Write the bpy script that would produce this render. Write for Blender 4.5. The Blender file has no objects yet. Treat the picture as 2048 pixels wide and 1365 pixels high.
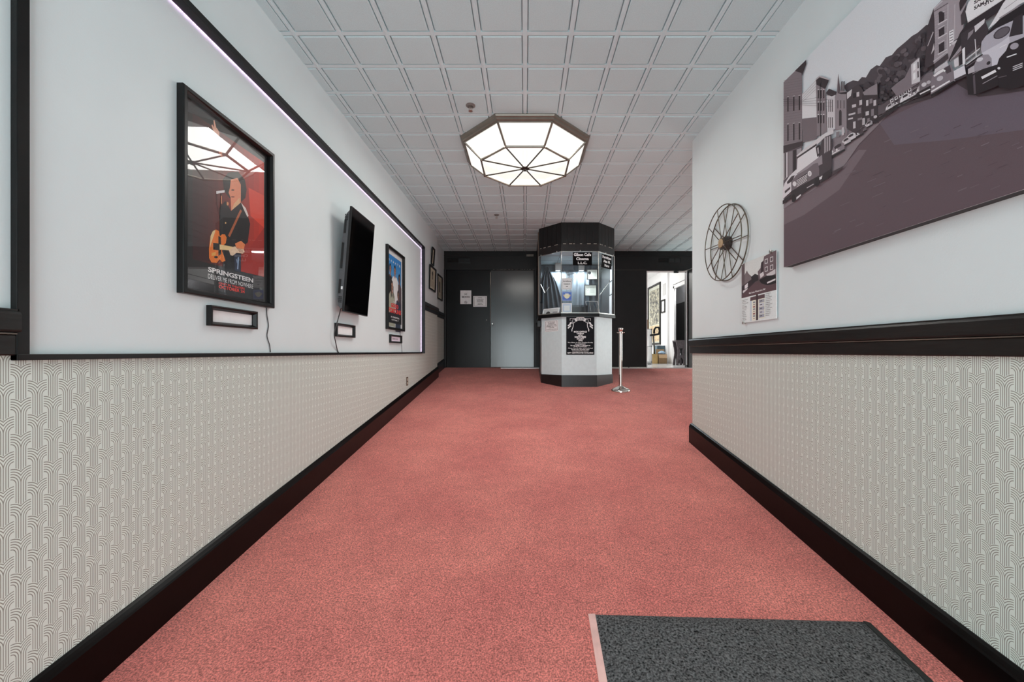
import bpy, bmesh, math, random
from mathutils import Vector, Matrix
random.seed(7)
S = bpy.context.scene
COL = S.collection
F, CX, CY = 805.0, 1050.0, 703.7      # focal length and level vanishing point, in the 2048 px frame
CEIL = 2.095                          # heights below are measured from the eye; everything is raised by LIFT at the end
LIFT = 0.334
XL, XR, YF = -1.608, 1.667, 8.40
YB = -2.2
def floor_h(y): return -(1.432 - 0.1308*y) if y < YF else -(1.432 - 0.1308*YF)

# ------------------------------------------------------------------ materials
def lin(c):
    c = c/255.0
    return c/12.92 if c <= 0.04045 else ((c+0.055)/1.055)**2.4
def rgb(r, g, b, k=1.0): return (min(lin(r)/k, .95), min(lin(g)/k, .95), min(lin(b)/k, .95), 1)
K = 0.70
def new_mat(name):
    m = bpy.data.materials.new(name); m.use_nodes = True
    nt = m.node_tree; nt.nodes.clear()
    out = nt.nodes.new('ShaderNodeOutputMaterial')
    return m, nt, out
def node(nt, t, **kw):
    n = nt.nodes.new(t)
    for k, v in kw.items():
        if hasattr(n, k): setattr(n, k, v)
        else: n.inputs[k].default_value = v
    return n
def pmat(name, col, rough=.5, metal=0, var=.06, scale=20, bump=0, bscale=200, coat=0, spec=.5, stretch=None):
    m, nt, out = new_mat(name)
    b = node(nt, 'ShaderNodeBsdfPrincipled', Roughness=rough, Metallic=metal)
    b.inputs['Coat Weight'].default_value = coat
    b.inputs['Specular IOR Level'].default_value = spec
    tc = node(nt, 'ShaderNodeTexCoord')
    src = tc.outputs['Object']
    if stretch:
        mp = node(nt, 'ShaderNodeMapping'); mp.inputs['Scale'].default_value = stretch
        nt.links.new(src, mp.inputs['Vector']); src = mp.outputs[0]
    nz = node(nt, 'ShaderNodeTexNoise', Scale=scale, Detail=4.0)
    nt.links.new(src, nz.inputs['Vector'])
    mr = node(nt, 'ShaderNodeMapRange')
    mr.inputs['From Min'].default_value = .3; mr.inputs['From Max'].default_value = .7
    mr.inputs['To Min'].default_value = 1-var; mr.inputs['To Max'].default_value = 1+var
    nt.links.new(nz.outputs[0], mr.inputs[0])
    mx = node(nt, 'ShaderNodeMix', data_type='RGBA', blend_type='MULTIPLY')
    mx.inputs[0].default_value = 1; mx.inputs[6].default_value = col
    nt.links.new(mr.outputs[0], mx.inputs[7])
    nt.links.new(mx.outputs[2], b.inputs['Base Color'])
    if bump:
        n2 = node(nt, 'ShaderNodeTexNoise', Scale=bscale, Detail=3.0)
        nt.links.new(src, n2.inputs['Vector'])
        bp = node(nt, 'ShaderNodeBump', Strength=bump, Distance=.004)
        nt.links.new(n2.outputs[0], bp.inputs['Height']); nt.links.new(bp.outputs[0], b.inputs['Normal'])
    nt.links.new(b.outputs[0], out.inputs[0])
    return m
def print_mat(name, rough=.4, spec=.4, grain=.10, gscale=350):
    m, nt, out = new_mat(name)
    b = node(nt, 'ShaderNodeBsdfPrincipled', Roughness=rough)
    b.inputs['Specular IOR Level'].default_value = spec
    at = node(nt, 'ShaderNodeAttribute', attribute_name='ink')
    tc = node(nt, 'ShaderNodeTexCoord'); nz = node(nt, 'ShaderNodeTexNoise', Scale=gscale, Detail=3.0)
    nt.links.new(tc.outputs['Object'], nz.inputs['Vector'])
    mr = node(nt, 'ShaderNodeMapRange')
    mr.inputs['From Min'].default_value = .3; mr.inputs['From Max'].default_value = .7
    mr.inputs['To Min'].default_value = 1-grain; mr.inputs['To Max'].default_value = 1+grain
    nt.links.new(nz.outputs[0], mr.inputs[0])
    mx = node(nt, 'ShaderNodeMix', data_type='RGBA', blend_type='MULTIPLY'); mx.inputs[0].default_value = 1
    nt.links.new(at.outputs['Color'], mx.inputs[6]); nt.links.new(mr.outputs[0], mx.inputs[7])
    nt.links.new(mx.outputs[2], b.inputs['Base Color']); nt.links.new(b.outputs[0], out.inputs[0])
    return m
def emit_mat(name, col, strength, var=.05, scale=60):
    m, nt, out = new_mat(name)
    e = node(nt, 'ShaderNodeEmission')
    tc = node(nt, 'ShaderNodeTexCoord'); nz = node(nt, 'ShaderNodeTexNoise', Scale=scale)
    nt.links.new(tc.outputs['Object'], nz.inputs['Vector'])
    mr = node(nt, 'ShaderNodeMapRange')
    mr.inputs['To Min'].default_value = strength*(1-var); mr.inputs['To Max'].default_value = strength*(1+var)
    nt.links.new(nz.outputs[0], mr.inputs[0]); nt.links.new(mr.outputs[0], e.inputs['Strength'])
    e.inputs['Color'].default_value = col
    nt.links.new(e.outputs[0], out.inputs[0])
    return m
def panel_mat(name, col, strength, thru=.35):
    m, nt, out = new_mat(name)
    e = node(nt, 'ShaderNodeEmission', Strength=strength)
    tc = node(nt, 'ShaderNodeTexCoord'); nz = node(nt, 'ShaderNodeTexNoise', Scale=7.0, Detail=6.0)
    nt.links.new(tc.outputs['Object'], nz.inputs['Vector'])
    mx = node(nt, 'ShaderNodeMix', data_type='RGBA'); mx.inputs[6].default_value = tuple(c*.9 if i < 3 else 1 for i, c in enumerate(col)); mx.inputs[7].default_value = col
    nt.links.new(nz.outputs[0], mx.inputs[0]); nt.links.new(mx.outputs[2], e.inputs['Color'])
    t = node(nt, 'ShaderNodeBsdfTransparent'); ms = node(nt, 'ShaderNodeMixShader'); ms.inputs[0].default_value = thru
    nt.links.new(e.outputs[0], ms.inputs[1]); nt.links.new(t.outputs[0], ms.inputs[2]); nt.links.new(ms.outputs[0], out.inputs[0])
    return m
def glass_mat(name, tint=(1, 1, 1, 1), base=.05):
    m, nt, out = new_mat(name)
    tr = node(nt, 'ShaderNodeBsdfTransparent'); tr.inputs[0].default_value = tint
    gl = node(nt, 'ShaderNodeBsdfGlossy', Roughness=0.0)
    lw = node(nt, 'ShaderNodeLayerWeight')
    pw = node(nt, 'ShaderNodeMath', operation='POWER'); pw.inputs[1].default_value = 4
    ma = node(nt, 'ShaderNodeMath', operation='MULTIPLY_ADD'); ma.inputs[1].default_value = .75; ma.inputs[2].default_value = base
    nt.links.new(lw.outputs['Facing'], pw.inputs[0]); nt.links.new(pw.outputs[0], ma.inputs[0])
    mx = node(nt, 'ShaderNodeMixShader')
    nt.links.new(ma.outputs[0], mx.inputs[0]); nt.links.new(tr.outputs[0], mx.inputs[1]); nt.links.new(gl.outputs[0], mx.inputs[2])
    nt.links.new(mx.outputs[0], out.inputs[0])
    return m

def wallpaper_mat(name, u_off, v_off):
    """Beige paper printed with grey fountain motifs: concentric quarter arcs running down into six-line stems."""
    m, nt, out = new_mat(name)
    L = nt.links
    def M(op, a, b=None, c=None):
        n = nt.nodes.new('ShaderNodeMath'); n.operation = op
        for i, v in enumerate((a, b, c)):
            if v is None: continue
            if isinstance(v, (int, float)): n.inputs[i].default_value = v
            else: L.new(v, n.inputs[i])
        return n.outputs[0]
    tc = node(nt, 'ShaderNodeTexCoord'); sp = node(nt, 'ShaderNodeSeparateXYZ'); L.new(tc.outputs['Object'], sp.inputs[0])
    p, q, a, ky = .0435, .110, .0260, 1.27
    dr, hw = .0062, .00115
    r0 = a-2*dr
    def lattice(du, dv):
        x = M('ABSOLUTE', M('SUBTRACT', M('FLOORED_MODULO', M('ADD', sp.outputs[1], -u_off-du+p), 2*p), p))
        t = M('DIVIDE', M('FLOORED_MODULO', M('ADD', sp.outputs[2], -v_off-dv), q), ky)
        dx = M('SUBTRACT', a, x)
        r = M('SQRT', M('ADD', M('MULTIPLY', dx, dx), M('MULTIPLY', t, t)))
        inside = M('LESS_THAN', r, r0+4.45*dr)
        s = M('ADD', M('MULTIPLY', inside, r), M('MULTIPLY', M('SUBTRACT', 1.0, inside), dx))
        w = M('ABSOLUTE', M('SUBTRACT', M('FLOORED_MODULO', M('ADD', s, -r0+dr/2), dr), dr/2))
        ln = M('LESS_THAN', w, hw)
        ok = M('MULTIPLY', M('GREATER_THAN', s, r0-dr/2), M('GREATER_THAN', dx, 0.0))
        return M('MULTIPLY', ln, ok)
    mask = M('MAXIMUM', lattice(0, 0), lattice(p, q/2))
    mx = node(nt, 'ShaderNodeMix', data_type='RGBA')
    mx.inputs[6].default_value = rgb(200, 208, 201, K); mx.inputs[7].default_value = rgb(128, 129, 120, K)
    L.new(mask, mx.inputs[0])
    b = node(nt, 'ShaderNodeBsdfPrincipled', Roughness=.55)
    L.new(mx.outputs[2], b.inputs['Base Color'])
    bp = node(nt, 'ShaderNodeBump', Strength=.25, Distance=.001); L.new(mask, bp.inputs['Height']); L.new(bp.outputs[0], b.inputs['Normal'])
    L.new(b.outputs[0], out.inputs[0])
    return m

def carpet_mat():
    m, nt, out = new_mat('red_carpet')
    L = nt.links
    tc = node(nt, 'ShaderNodeTexCoord')
    big = node(nt, 'ShaderNodeTexNoise', Scale=1.7, Detail=5.0); fine = node(nt, 'ShaderNodeTexNoise', Scale=150.0, Detail=4.0)
    mid = node(nt, 'ShaderNodeTexNoise', Scale=9.0, Detail=4.0)
    fleck = node(nt, 'ShaderNodeTexVoronoi', Scale=38.0)
    for n in (big, fine, fleck, mid): L.new(tc.outputs['Object'], n.inputs['Vector'])
    c1 = node(nt, 'ShaderNodeMix', data_type='RGBA'); c1.inputs[6].default_value = rgb(180, 100, 93, K); c1.inputs[7].default_value = rgb(194, 114, 104, K)
    mr0 = node(nt, 'ShaderNodeMapRange'); mr0.inputs['From Min'].default_value = .35; mr0.inputs['From Max'].default_value = .65
    L.new(big.outputs[0], mr0.inputs[0]); L.new(mr0.outputs[0], c1.inputs[0])
    mr = node(nt, 'ShaderNodeMapRange'); mr.inputs['From Min'].default_value = .3; mr.inputs['From Max'].default_value = .7
    mr.inputs['To Min'].default_value = .42; mr.inputs['To Max'].default_value = 1.58
    L.new(fine.outputs[0], mr.inputs[0])
    mr2 = node(nt, 'ShaderNodeMapRange'); mr2.inputs['From Min'].default_value = .3; mr2.inputs['From Max'].default_value = .7
    mr2.inputs['To Min'].default_value = .94; mr2.inputs['To Max'].default_value = 1.06
    L.new(mid.outputs[0], mr2.inputs[0])
    mm = node(nt, 'ShaderNodeMath', operation='MULTIPLY'); L.new(mr.outputs[0], mm.inputs[0]); L.new(mr2.outputs[0], mm.inputs[1])
    c2 = node(nt, 'ShaderNodeMix', data_type='RGBA', blend_type='MULTIPLY'); c2.inputs[0].default_value = 1
    L.new(c1.outputs[2], c2.inputs[6]); L.new(mm.outputs[0], c2.inputs[7])
    lt = node(nt, 'ShaderNodeMath', operation='LESS_THAN'); lt.inputs[1].default_value = .05
    L.new(fleck.outputs['Distance'], lt.inputs[0])
    lf = node(nt, 'ShaderNodeMath', operation='MULTIPLY'); lf.inputs[1].default_value = .35; L.new(lt.outputs[0], lf.inputs[0])
    c3 = node(nt, 'ShaderNodeMix', data_type='RGBA'); c3.inputs[7].default_value = rgb(235, 185, 178, K)
    L.new(lf.outputs[0], c3.inputs[0]); L.new(c2.outputs[2], c3.inputs[6])
    b = node(nt, 'ShaderNodeBsdfPrincipled', Roughness=.95); b.inputs['Specular IOR Level'].default_value = .1
    b.inputs['Sheen Weight'].default_value = .15
    L.new(c3.outputs[2], b.inputs['Base Color'])
    bp = node(nt, 'ShaderNodeBump', Strength=.6, Distance=.004); L.new(fine.outputs[0], bp.inputs['Height']); L.new(bp.outputs[0], b.inputs['Normal'])
    L.new(b.outputs[0], out.inputs[0])
    return m

WHITE = pmat('white_wall_paint', rgb(199, 208, 209, K), rough=.42, var=.015, scale=3, bump=.08, bscale=160)
TILE = pmat('ceiling_tile_face', rgb(178, 199, 202, K), rough=.8, var=.05, scale=180, bump=.15, bscale=300)
TBAR = pmat('ceiling_grid_metal', rgb(188, 206, 209, K), rough=.5, var=.02)
PAPER_L = wallpaper_mat('fountain_wallpaper_left', 1.284, -.089)
PAPER_R = wallpaper_mat('fountain_wallpaper_right', 1.4425, -.184)
CARPET = carpet_mat()
BLACK = pmat('black_painted_wood', rgb(8, 7, 7), spec=.3, rough=.33, var=.4, scale=30, bump=.1, bscale=60, stretch=(1, .15, 1))
RAILM = pmat('dark_stained_rail_wood', rgb(20, 17, 15), spec=.4, rough=.34, var=.7, scale=40, bump=.25, bscale=90, stretch=(1, .12, 1))
BASEM = pmat('espresso_baseboard_wood', rgb(5, 3, 3), rough=.3, var=.5, scale=18, bump=.06, bscale=50, spec=.16)
FARBLK = pmat('black_wall_paint', rgb(26, 24, 24), spec=.35, rough=.4, var=.15, scale=6, bump=.05, bscale=50)
DOORM = pmat('satin_black_door_paint', rgb(24, 24, 26), spec=.9, rough=.20, var=.25, scale=4, bump=.1, bscale=12, stretch=(1, 1, .35))
DOORL = pmat('dull_black_door_paint', rgb(17, 17, 18), spec=.3, rough=.28, var=.25, scale=4, bump=.1, bscale=12, stretch=(1, 1, .35))
NAVY = pmat('blue_black_trim_paint', rgb(34, 37, 43), rough=.4, var=.1)
FRAMEBLK = pmat('black_frame_moulding', rgb(14, 13, 13), spec=.35, rough=.35, var=.15)
FRAMEEDGE = pmat('grey_black_frame_face', rgb(45, 43, 42), rough=.3, var=.1)
PAPERW = pmat('white_paper', rgb(219, 227, 229, K), rough=.7, var=.03)
PRINT = print_mat('printed_ink')
CANVAS = print_mat('canvas_ink', rough=.6, spec=.25, grain=.05, gscale=420)
GLASS = glass_mat('clear_glass')
POSTERGLASS = glass_mat('poster_glazing', base=.075)
TVBODY = pmat('charcoal_plastic', rgb(84, 85, 88), rough=.5, var=.1)
TVDARK = pmat('black_grille_plastic', rgb(14, 14, 15), rough=.6, var=.3, scale=200)
SCREEN = pmat('black_screen_glass', rgb(5, 5, 6), rough=.06, var=.02)
METAL = pmat('brushed_aluminium', rgb(200, 198, 192), rough=.3, metal=1, var=.05)
CHROME = pmat('polished_chrome', rgb(225, 215, 208), rough=.09, metal=1, var=.03)
BRONZE = pmat('brushed_nickel_bronze', rgb(122, 114, 104), rough=.35, metal=.35, var=.08)
RIBM = pmat('dark_bronze_came', rgb(52, 46, 40), rough=.45, metal=.3, var=.1)
REELM = pmat('aged_brass_wire', rgb(100, 92, 80), rough=.4, metal=.7, var=.1)
HUBM = pmat('dark_brown_bakelite', rgb(58, 48, 44), rough=.4, var=.2)
TANM = pmat('tan_wood_disc', rgb(180, 155, 122), rough=.5, var=.1)
GREYP = pmat('pale_grey_laminate', rgb(192, 206, 208, K), rough=.45, var=.03)
PLINTH = pmat('black_brown_plinth', rgb(33, 29, 29), rough=.3, var=.2)
MATM = pmat('charcoal_mat_pile', rgb(96, 94, 94), rough=.95, var=.98, scale=120, bump=1.0, bscale=120, spec=.1)
MATEDGE = pmat('pale_pink_mat_edge', rgb(226, 166, 158, K), rough=.5, var=.15, scale=12)
RUBBER = pmat('dark_rubber_edge', rgb(50, 50, 48), rough=.5, var=.1)
CHIP_GAPLIGHT = pmat('cream_chip_and_gap_light', rgb(220, 210, 195), rough=.6, var=.1)
CURT = pmat('charcoal_curtain_cloth', rgb(66, 74, 80), rough=.75, var=.12, scale=8)
GREYBOX = pmat('grey_fixture_paint', rgb(125, 122, 118), rough=.5, var=.05)
BOOTHIN = pmat('booth_inside_black', rgb(30, 34, 38), rough=.6, var=.1)
HILITE = pmat('bead_highlight_paint', rgb(120, 108, 96), rough=.35, var=.5, scale=14, stretch=(1, .2, 1))
CORDM = pmat('dark_cord_plastic', rgb(60, 58, 58), rough=.5, var=.05)
BROWNPL = pmat('brown_outlet_plate', rgb(92, 74, 56), rough=.4, var=.1)
IVORY = pmat('ivory_plastic', rgb(215, 205, 185), rough=.4, var=.04)
CARDB = pmat('brown_cardboard', rgb(166, 138, 105), rough=.8, var=.08, scale=30)
CARDY = pmat('yellow_tan_cardboard', rgb(196, 166, 112), rough=.8, var=.08, scale=30)
BLUEC = pmat('blue_plastic_wrap', rgb(128, 156, 180), rough=.35, var=.4, scale=25)
WOODD = pmat('dark_carved_wood', rgb(104, 94, 98), rough=.5, var=.3, scale=30)
VINYL = pmat('pale_vinyl_floor', rgb(205, 206, 206, K), rough=.18, var=.06, scale=5)
BWHITE = pmat('back_room_white', rgb(215, 215, 216, K), rough=.6, var=.02)
BLKPL = pmat('black_plastic', rgb(20, 21, 23), rough=.4, var=.1)
WHITEPL = pmat('white_plastic', rgb(225, 228, 228, K), rough=.35, var=.03)
LAMPGLASS = panel_mat('lit_frosted_panel_side', (1, .97, .92, 1), .98)
LAMPGLASS2 = panel_mat('lit_frosted_panel_bottom', (1, .95, .87, 1), .86)
LED = emit_mat('violet_led_tape', (.90, .62, 1.0, 1), 2.2, var=.9, scale=45)
TUBE = emit_mat('booth_lamp_lens', (.85, .95, 1, 1), 1.6)

# ------------------------------------------------------------------ geometry helpers
class Fr:
    """A flat frame in space: u to the reader's right, v up, n out of the surface."""
    def __init__(s, o, u, v=(0, 0, 1)):
        s.o = Vector(o); s.u = Vector(u).normalized(); s.v = Vector(v).normalized(); s.n = s.u.cross(s.v)
    def p(s, u, v, n=0): return s.o + s.u*u + s.v*v + s.n*n
LW = Fr((XL, 0, 0), (0, 1, 0))
RW = Fr((XR, 0, 0), (0, -1, 0))
FW = Fr((0, YF, 0), (1, 0, 0))
WD = Fr((0, 0, 0), (1, 0, 0), (0, 1, 0))     # u = x, v = y, n = z

class MB:
    def __init__(s): s.v = []; s.f = []; s.m = []; s.c = []
    def add(s, vs, fs, m=0, c=None):
        k = len(s.v); s.v += [Vector(x) for x in vs]
        for f in fs: s.f.append([i+k for i in f]); s.m.append(m); s.c.append(c or (.5, .5, .5, 1))
        return s
    def box(s, fr, u0, u1, v0, v1, n0, n1, m=0, c=None):
        P = [fr.p(u, v, n) for n in (n0, n1) for v in (v0, v1) for u in (u0, u1)]
        return s.add(P, [(0, 2, 3, 1), (4, 5, 7, 6), (0, 1, 5, 4), (2, 6, 7, 3), (0, 4, 6, 2), (1, 3, 7, 5)], m, c)
    def poly(s, fr, pts, n=0, m=0, c=None):
        return s.add([fr.p(u, v, n) for u, v in pts], [tuple(range(len(pts)))], m, c)
    def prism(s, fr, pts, n0, n1, m=0, c=None):
        k = len(pts)
        P = [fr.p(u, v, n0) for u, v in pts] + [fr.p(u, v, n1) for u, v in pts]
        fs = [tuple(range(k))[::-1], tuple(range(k, 2*k))] + [(i, (i+1) % k, (i+1) % k+k, i+k) for i in range(k)]
        return s.add(P, fs, m, c)
    def hull(s, bottom, top, m=0):
        k = len(bottom)
        return s.add(list(bottom)+list(top), [tuple(range(k))[::-1], tuple(range(k, 2*k))] + [(i, (i+1) % k, (i+1) % k+k, i+k) for i in range(k)], m)
    def tube(s, pts, r, seg=8, closed=False, m=0):
        pts = [Vector(p) for p in pts]; n = len(pts); vs = []; fs = []
        rr = r if isinstance(r, (list, tuple)) else [r]*n
        ref = None
        for i, p in enumerate(pts):
            a = pts[(i-1) % n] if (closed or i > 0) else p
            b = pts[(i+1) % n] if (closed or i < n-1) else p
            d = (b-a).normalized()
            if ref is None: ref = Vector((0, 0, 1)) if abs(d.z) < .9 else Vector((1, 0, 0))
            e1 = (ref - d*ref.dot(d)).normalized(); e2 = d.cross(e1); ref = e1
            for k in range(seg):
                t = 2*math.pi*k/seg
                vs.append(p + (e1*math.cos(t)+e2*math.sin(t))*rr[i])
        for i in range(n if closed else n-1):
            j = (i+1) % n
            for k in range(seg):
                fs.append((i*seg+k, i*seg+(k+1) % seg, j*seg+(k+1) % seg, j*seg+k))
        if not closed:
            fs.append(tuple(range(seg))[::-1]); fs.append(tuple((n-1)*seg+k for k in range(seg)))
        return s.add(vs, fs, m)
    def lathe(s, c, prof, seg=32, m=0, ax=(0, 0, 1)):
        """prof: (radius, distance along ax) pairs."""
        c = Vector(c); ax = Vector(ax).normalized()
        e1 = Vector((1, 0, 0)) if abs(ax.x) < .9 else Vector((0, 1, 0))
        e1 = (e1-ax*e1.dot(ax)).normalized(); e2 = ax.cross(e1); vs = []; fs = []
        for r, z in prof:
            for k in range(seg):
                t = 2*math.pi*k/seg
                vs.append(c+ax*z+(e1*math.cos(t)+e2*math.sin(t))*max(r, 1e-4))
        for i in range(len(prof)-1):
            for k in range(seg): fs.append((i*seg+k, i*seg+(k+1) % seg, (i+1)*seg+(k+1) % seg, (i+1)*seg+k))
        fs.append(tuple(range(seg))[::-1]); fs.append(tuple((len(prof)-1)*seg+k for k in range(seg)))
        return s.add(vs, fs, m)
    def mitred(s, fr, u0, u1, v0, v1, prof, m=0):
        """Picture-frame moulding. prof: (inset from outer edge, height n) pairs from the outer back to the inner back."""
        vs = []; fs = []; k = len(prof)
        for iu, iv in ((0, 0), (1, 0), (1, 1), (0, 1)):
            for d, n in prof:
                vs.append(fr.p(u0+d if iu == 0 else u1-d, v0+d if iv == 0 else v1-d, n))
        for c in range(4):
            e = (c+1) % 4
            for i in range(k):
                j = (i+1) % k
                fs.append((c*k+i, c*k+j, e*k+j, e*k+i))
        return s.add(vs, fs, m)
    def build(s, name, mats, parent=None, bevel=0, smooth=False, ink=False, fix=True, **props):
        off = Vector(parent.get('_w', (0, 0, 0))) if parent else Vector((0, 0, 0))
        me = bpy.data.meshes.new(name)
        me.from_pydata([v-off for v in s.v], [], s.f)
        if not isinstance(mats, (list, tuple)): mats = [mats]
        for m in mats: me.materials.append(m)
        for i, p in enumerate(me.polygons): p.material_index = min(s.m[i], len(mats)-1)
        if ink:
            at = me.color_attributes.new('ink', 'FLOAT_COLOR', 'CORNER')
            for i, p in enumerate(me.polygons):
                for li in p.loop_indices: at.data[li].color = s.c[i]
        elif fix:
            bm = bmesh.new(); bm.from_mesh(me); bmesh.ops.recalc_face_normals(bm, faces=bm.faces); bm.to_mesh(me); bm.free()
        if smooth:
            for p in me.polygons: p.use_smooth = True
            try: me.set_sharp_from_angle(angle=math.radians(40))
            except Exception: pass
        o = bpy.data.objects.new(name, me); COL.objects.link(o)
        if parent: o.parent = parent; o['_w'] = tuple(off)
        if bevel:
            b = o.modifiers.new('edge', 'BEVEL'); b.width = bevel; b.segments = 2; b.limit_method = 'ANGLE'
        for k, v in props.items(): o[k] = v
        return o
def thing(name, loc, label, cat, group=None):
    o = bpy.data.objects.new(name, None); COL.objects.link(o)
    o.location = loc; o['_w'] = tuple(loc); o['label'] = label; o['category'] = cat
    o.empty_display_size = .1
    if group: o['group'] = group
    return o
def struct(o): o['kind'] = 'structure'; return o
def structempty(name, loc):
    o = bpy.data.objects.new(name, None); COL.objects.link(o); o.location = loc; o['_w'] = tuple(loc); o['kind'] = 'structure'
    return o

# text as filled outlines
_tc = {}
def glyphs(body, bold=.0, spacing=1.0):
    key = (body, bold, spacing)
    if key in _tc: return _tc[key]
    cu = bpy.data.curves.new('lettering', 'FONT'); cu.body = body; cu.offset = bold; cu.space_character = spacing; cu.resolution_u = 3
    ob = bpy.data.objects.new('lettering', cu); COL.objects.link(ob)
    me = ob.to_mesh()
    vs = [(v.co.x, v.co.y) for v in me.vertices]; fs = [tuple(p.vertices) for p in me.polygons]
    ob.to_mesh_clear(); bpy.data.objects.remove(ob); bpy.data.curves.remove(cu)
    x0 = min(v[0] for v in vs); x1 = max(v[0] for v in vs); y0 = min(v[1] for v in vs); y1 = max(v[1] for v in vs)
    _tc[key] = ([((x-x0)/(x1-x0), (y-y0)/(y1-y0)) for x, y in vs], fs)
    return _tc[key]
def put_text(mb, body, uvmap, col, bold=.0, spacing=1.0, m=0):
    """uvmap: unit-square (a, b) -> world point."""
    vs, fs = glyphs(body, bold, spacing)
    mb.add([uvmap(a, b) for a, b in vs], fs, m, col)
def text_line(mb, fr, body, uc, v0, w, h, n, col, bold=.0, spacing=1.0, m=0):
    put_text(mb, body, lambda a, b: fr.p(uc-w/2+a*w, v0+b*h, n), col, bold, spacing, m)

class Print(MB):
    """Flat artwork: every new shape lies a hair above the one before, like overprinted ink."""
    def __init__(s, fr, n0, step=.00004, px=None, k=K):
        super().__init__(); s.fr = fr; s.n = n0; s.step = step; s.px = px; s.k = k
    def col(s, c): return rgb(*c, s.k) if len(c) == 3 else c
    def sh(s, pts, c):
        s.n += s.step
        if s.px: pts = [s.px(x, y) for x, y in pts]
        s.poly(s.fr, pts, s.n, 0, s.col(c)); return s
    def rect(s, x0, y0, x1, y1, c): return s.sh([(x0, y0), (x1, y0), (x1, y1), (x0, y1)], c)
    def ell(s, x, y, rx, ry, c, rot=0, k=16):
        cr, sr = math.cos(rot), math.sin(rot)
        return s.sh([(x+rx*math.cos(t)*cr-ry*math.sin(t)*sr, y+rx*math.cos(t)*sr+ry*math.sin(t)*cr) for t in [2*math.pi*i/k for i in range(k)]], c)
    def line(s, x0, y0, x1, y1, w, c):
        d = Vector((x1-x0, y1-y0)).normalized(); e = Vector((-d.y, d.x))*w/2
        return s.sh([(x0+e.x, y0+e.y), (x1+e.x, y1+e.y), (x1-e.x, y1-e.y), (x0-e.x, y0-e.y)], c)
    def text(s, body, corner, right, up, c, bold=.0, spacing=1.0):
        """corner = lower-left, right / up = edge vectors, in artwork coordinates."""
        s.n += s.step
        def mp(a, b):
            x = corner[0]+right[0]*a+up[0]*b; y = corner[1]+right[1]*a+up[1]*b
            if s.px: x, y = s.px(x, y)
            return s.fr.p(x, y, s.n)
        put_text(s, body, mp, s.col(c), bold, spacing); return s

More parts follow.
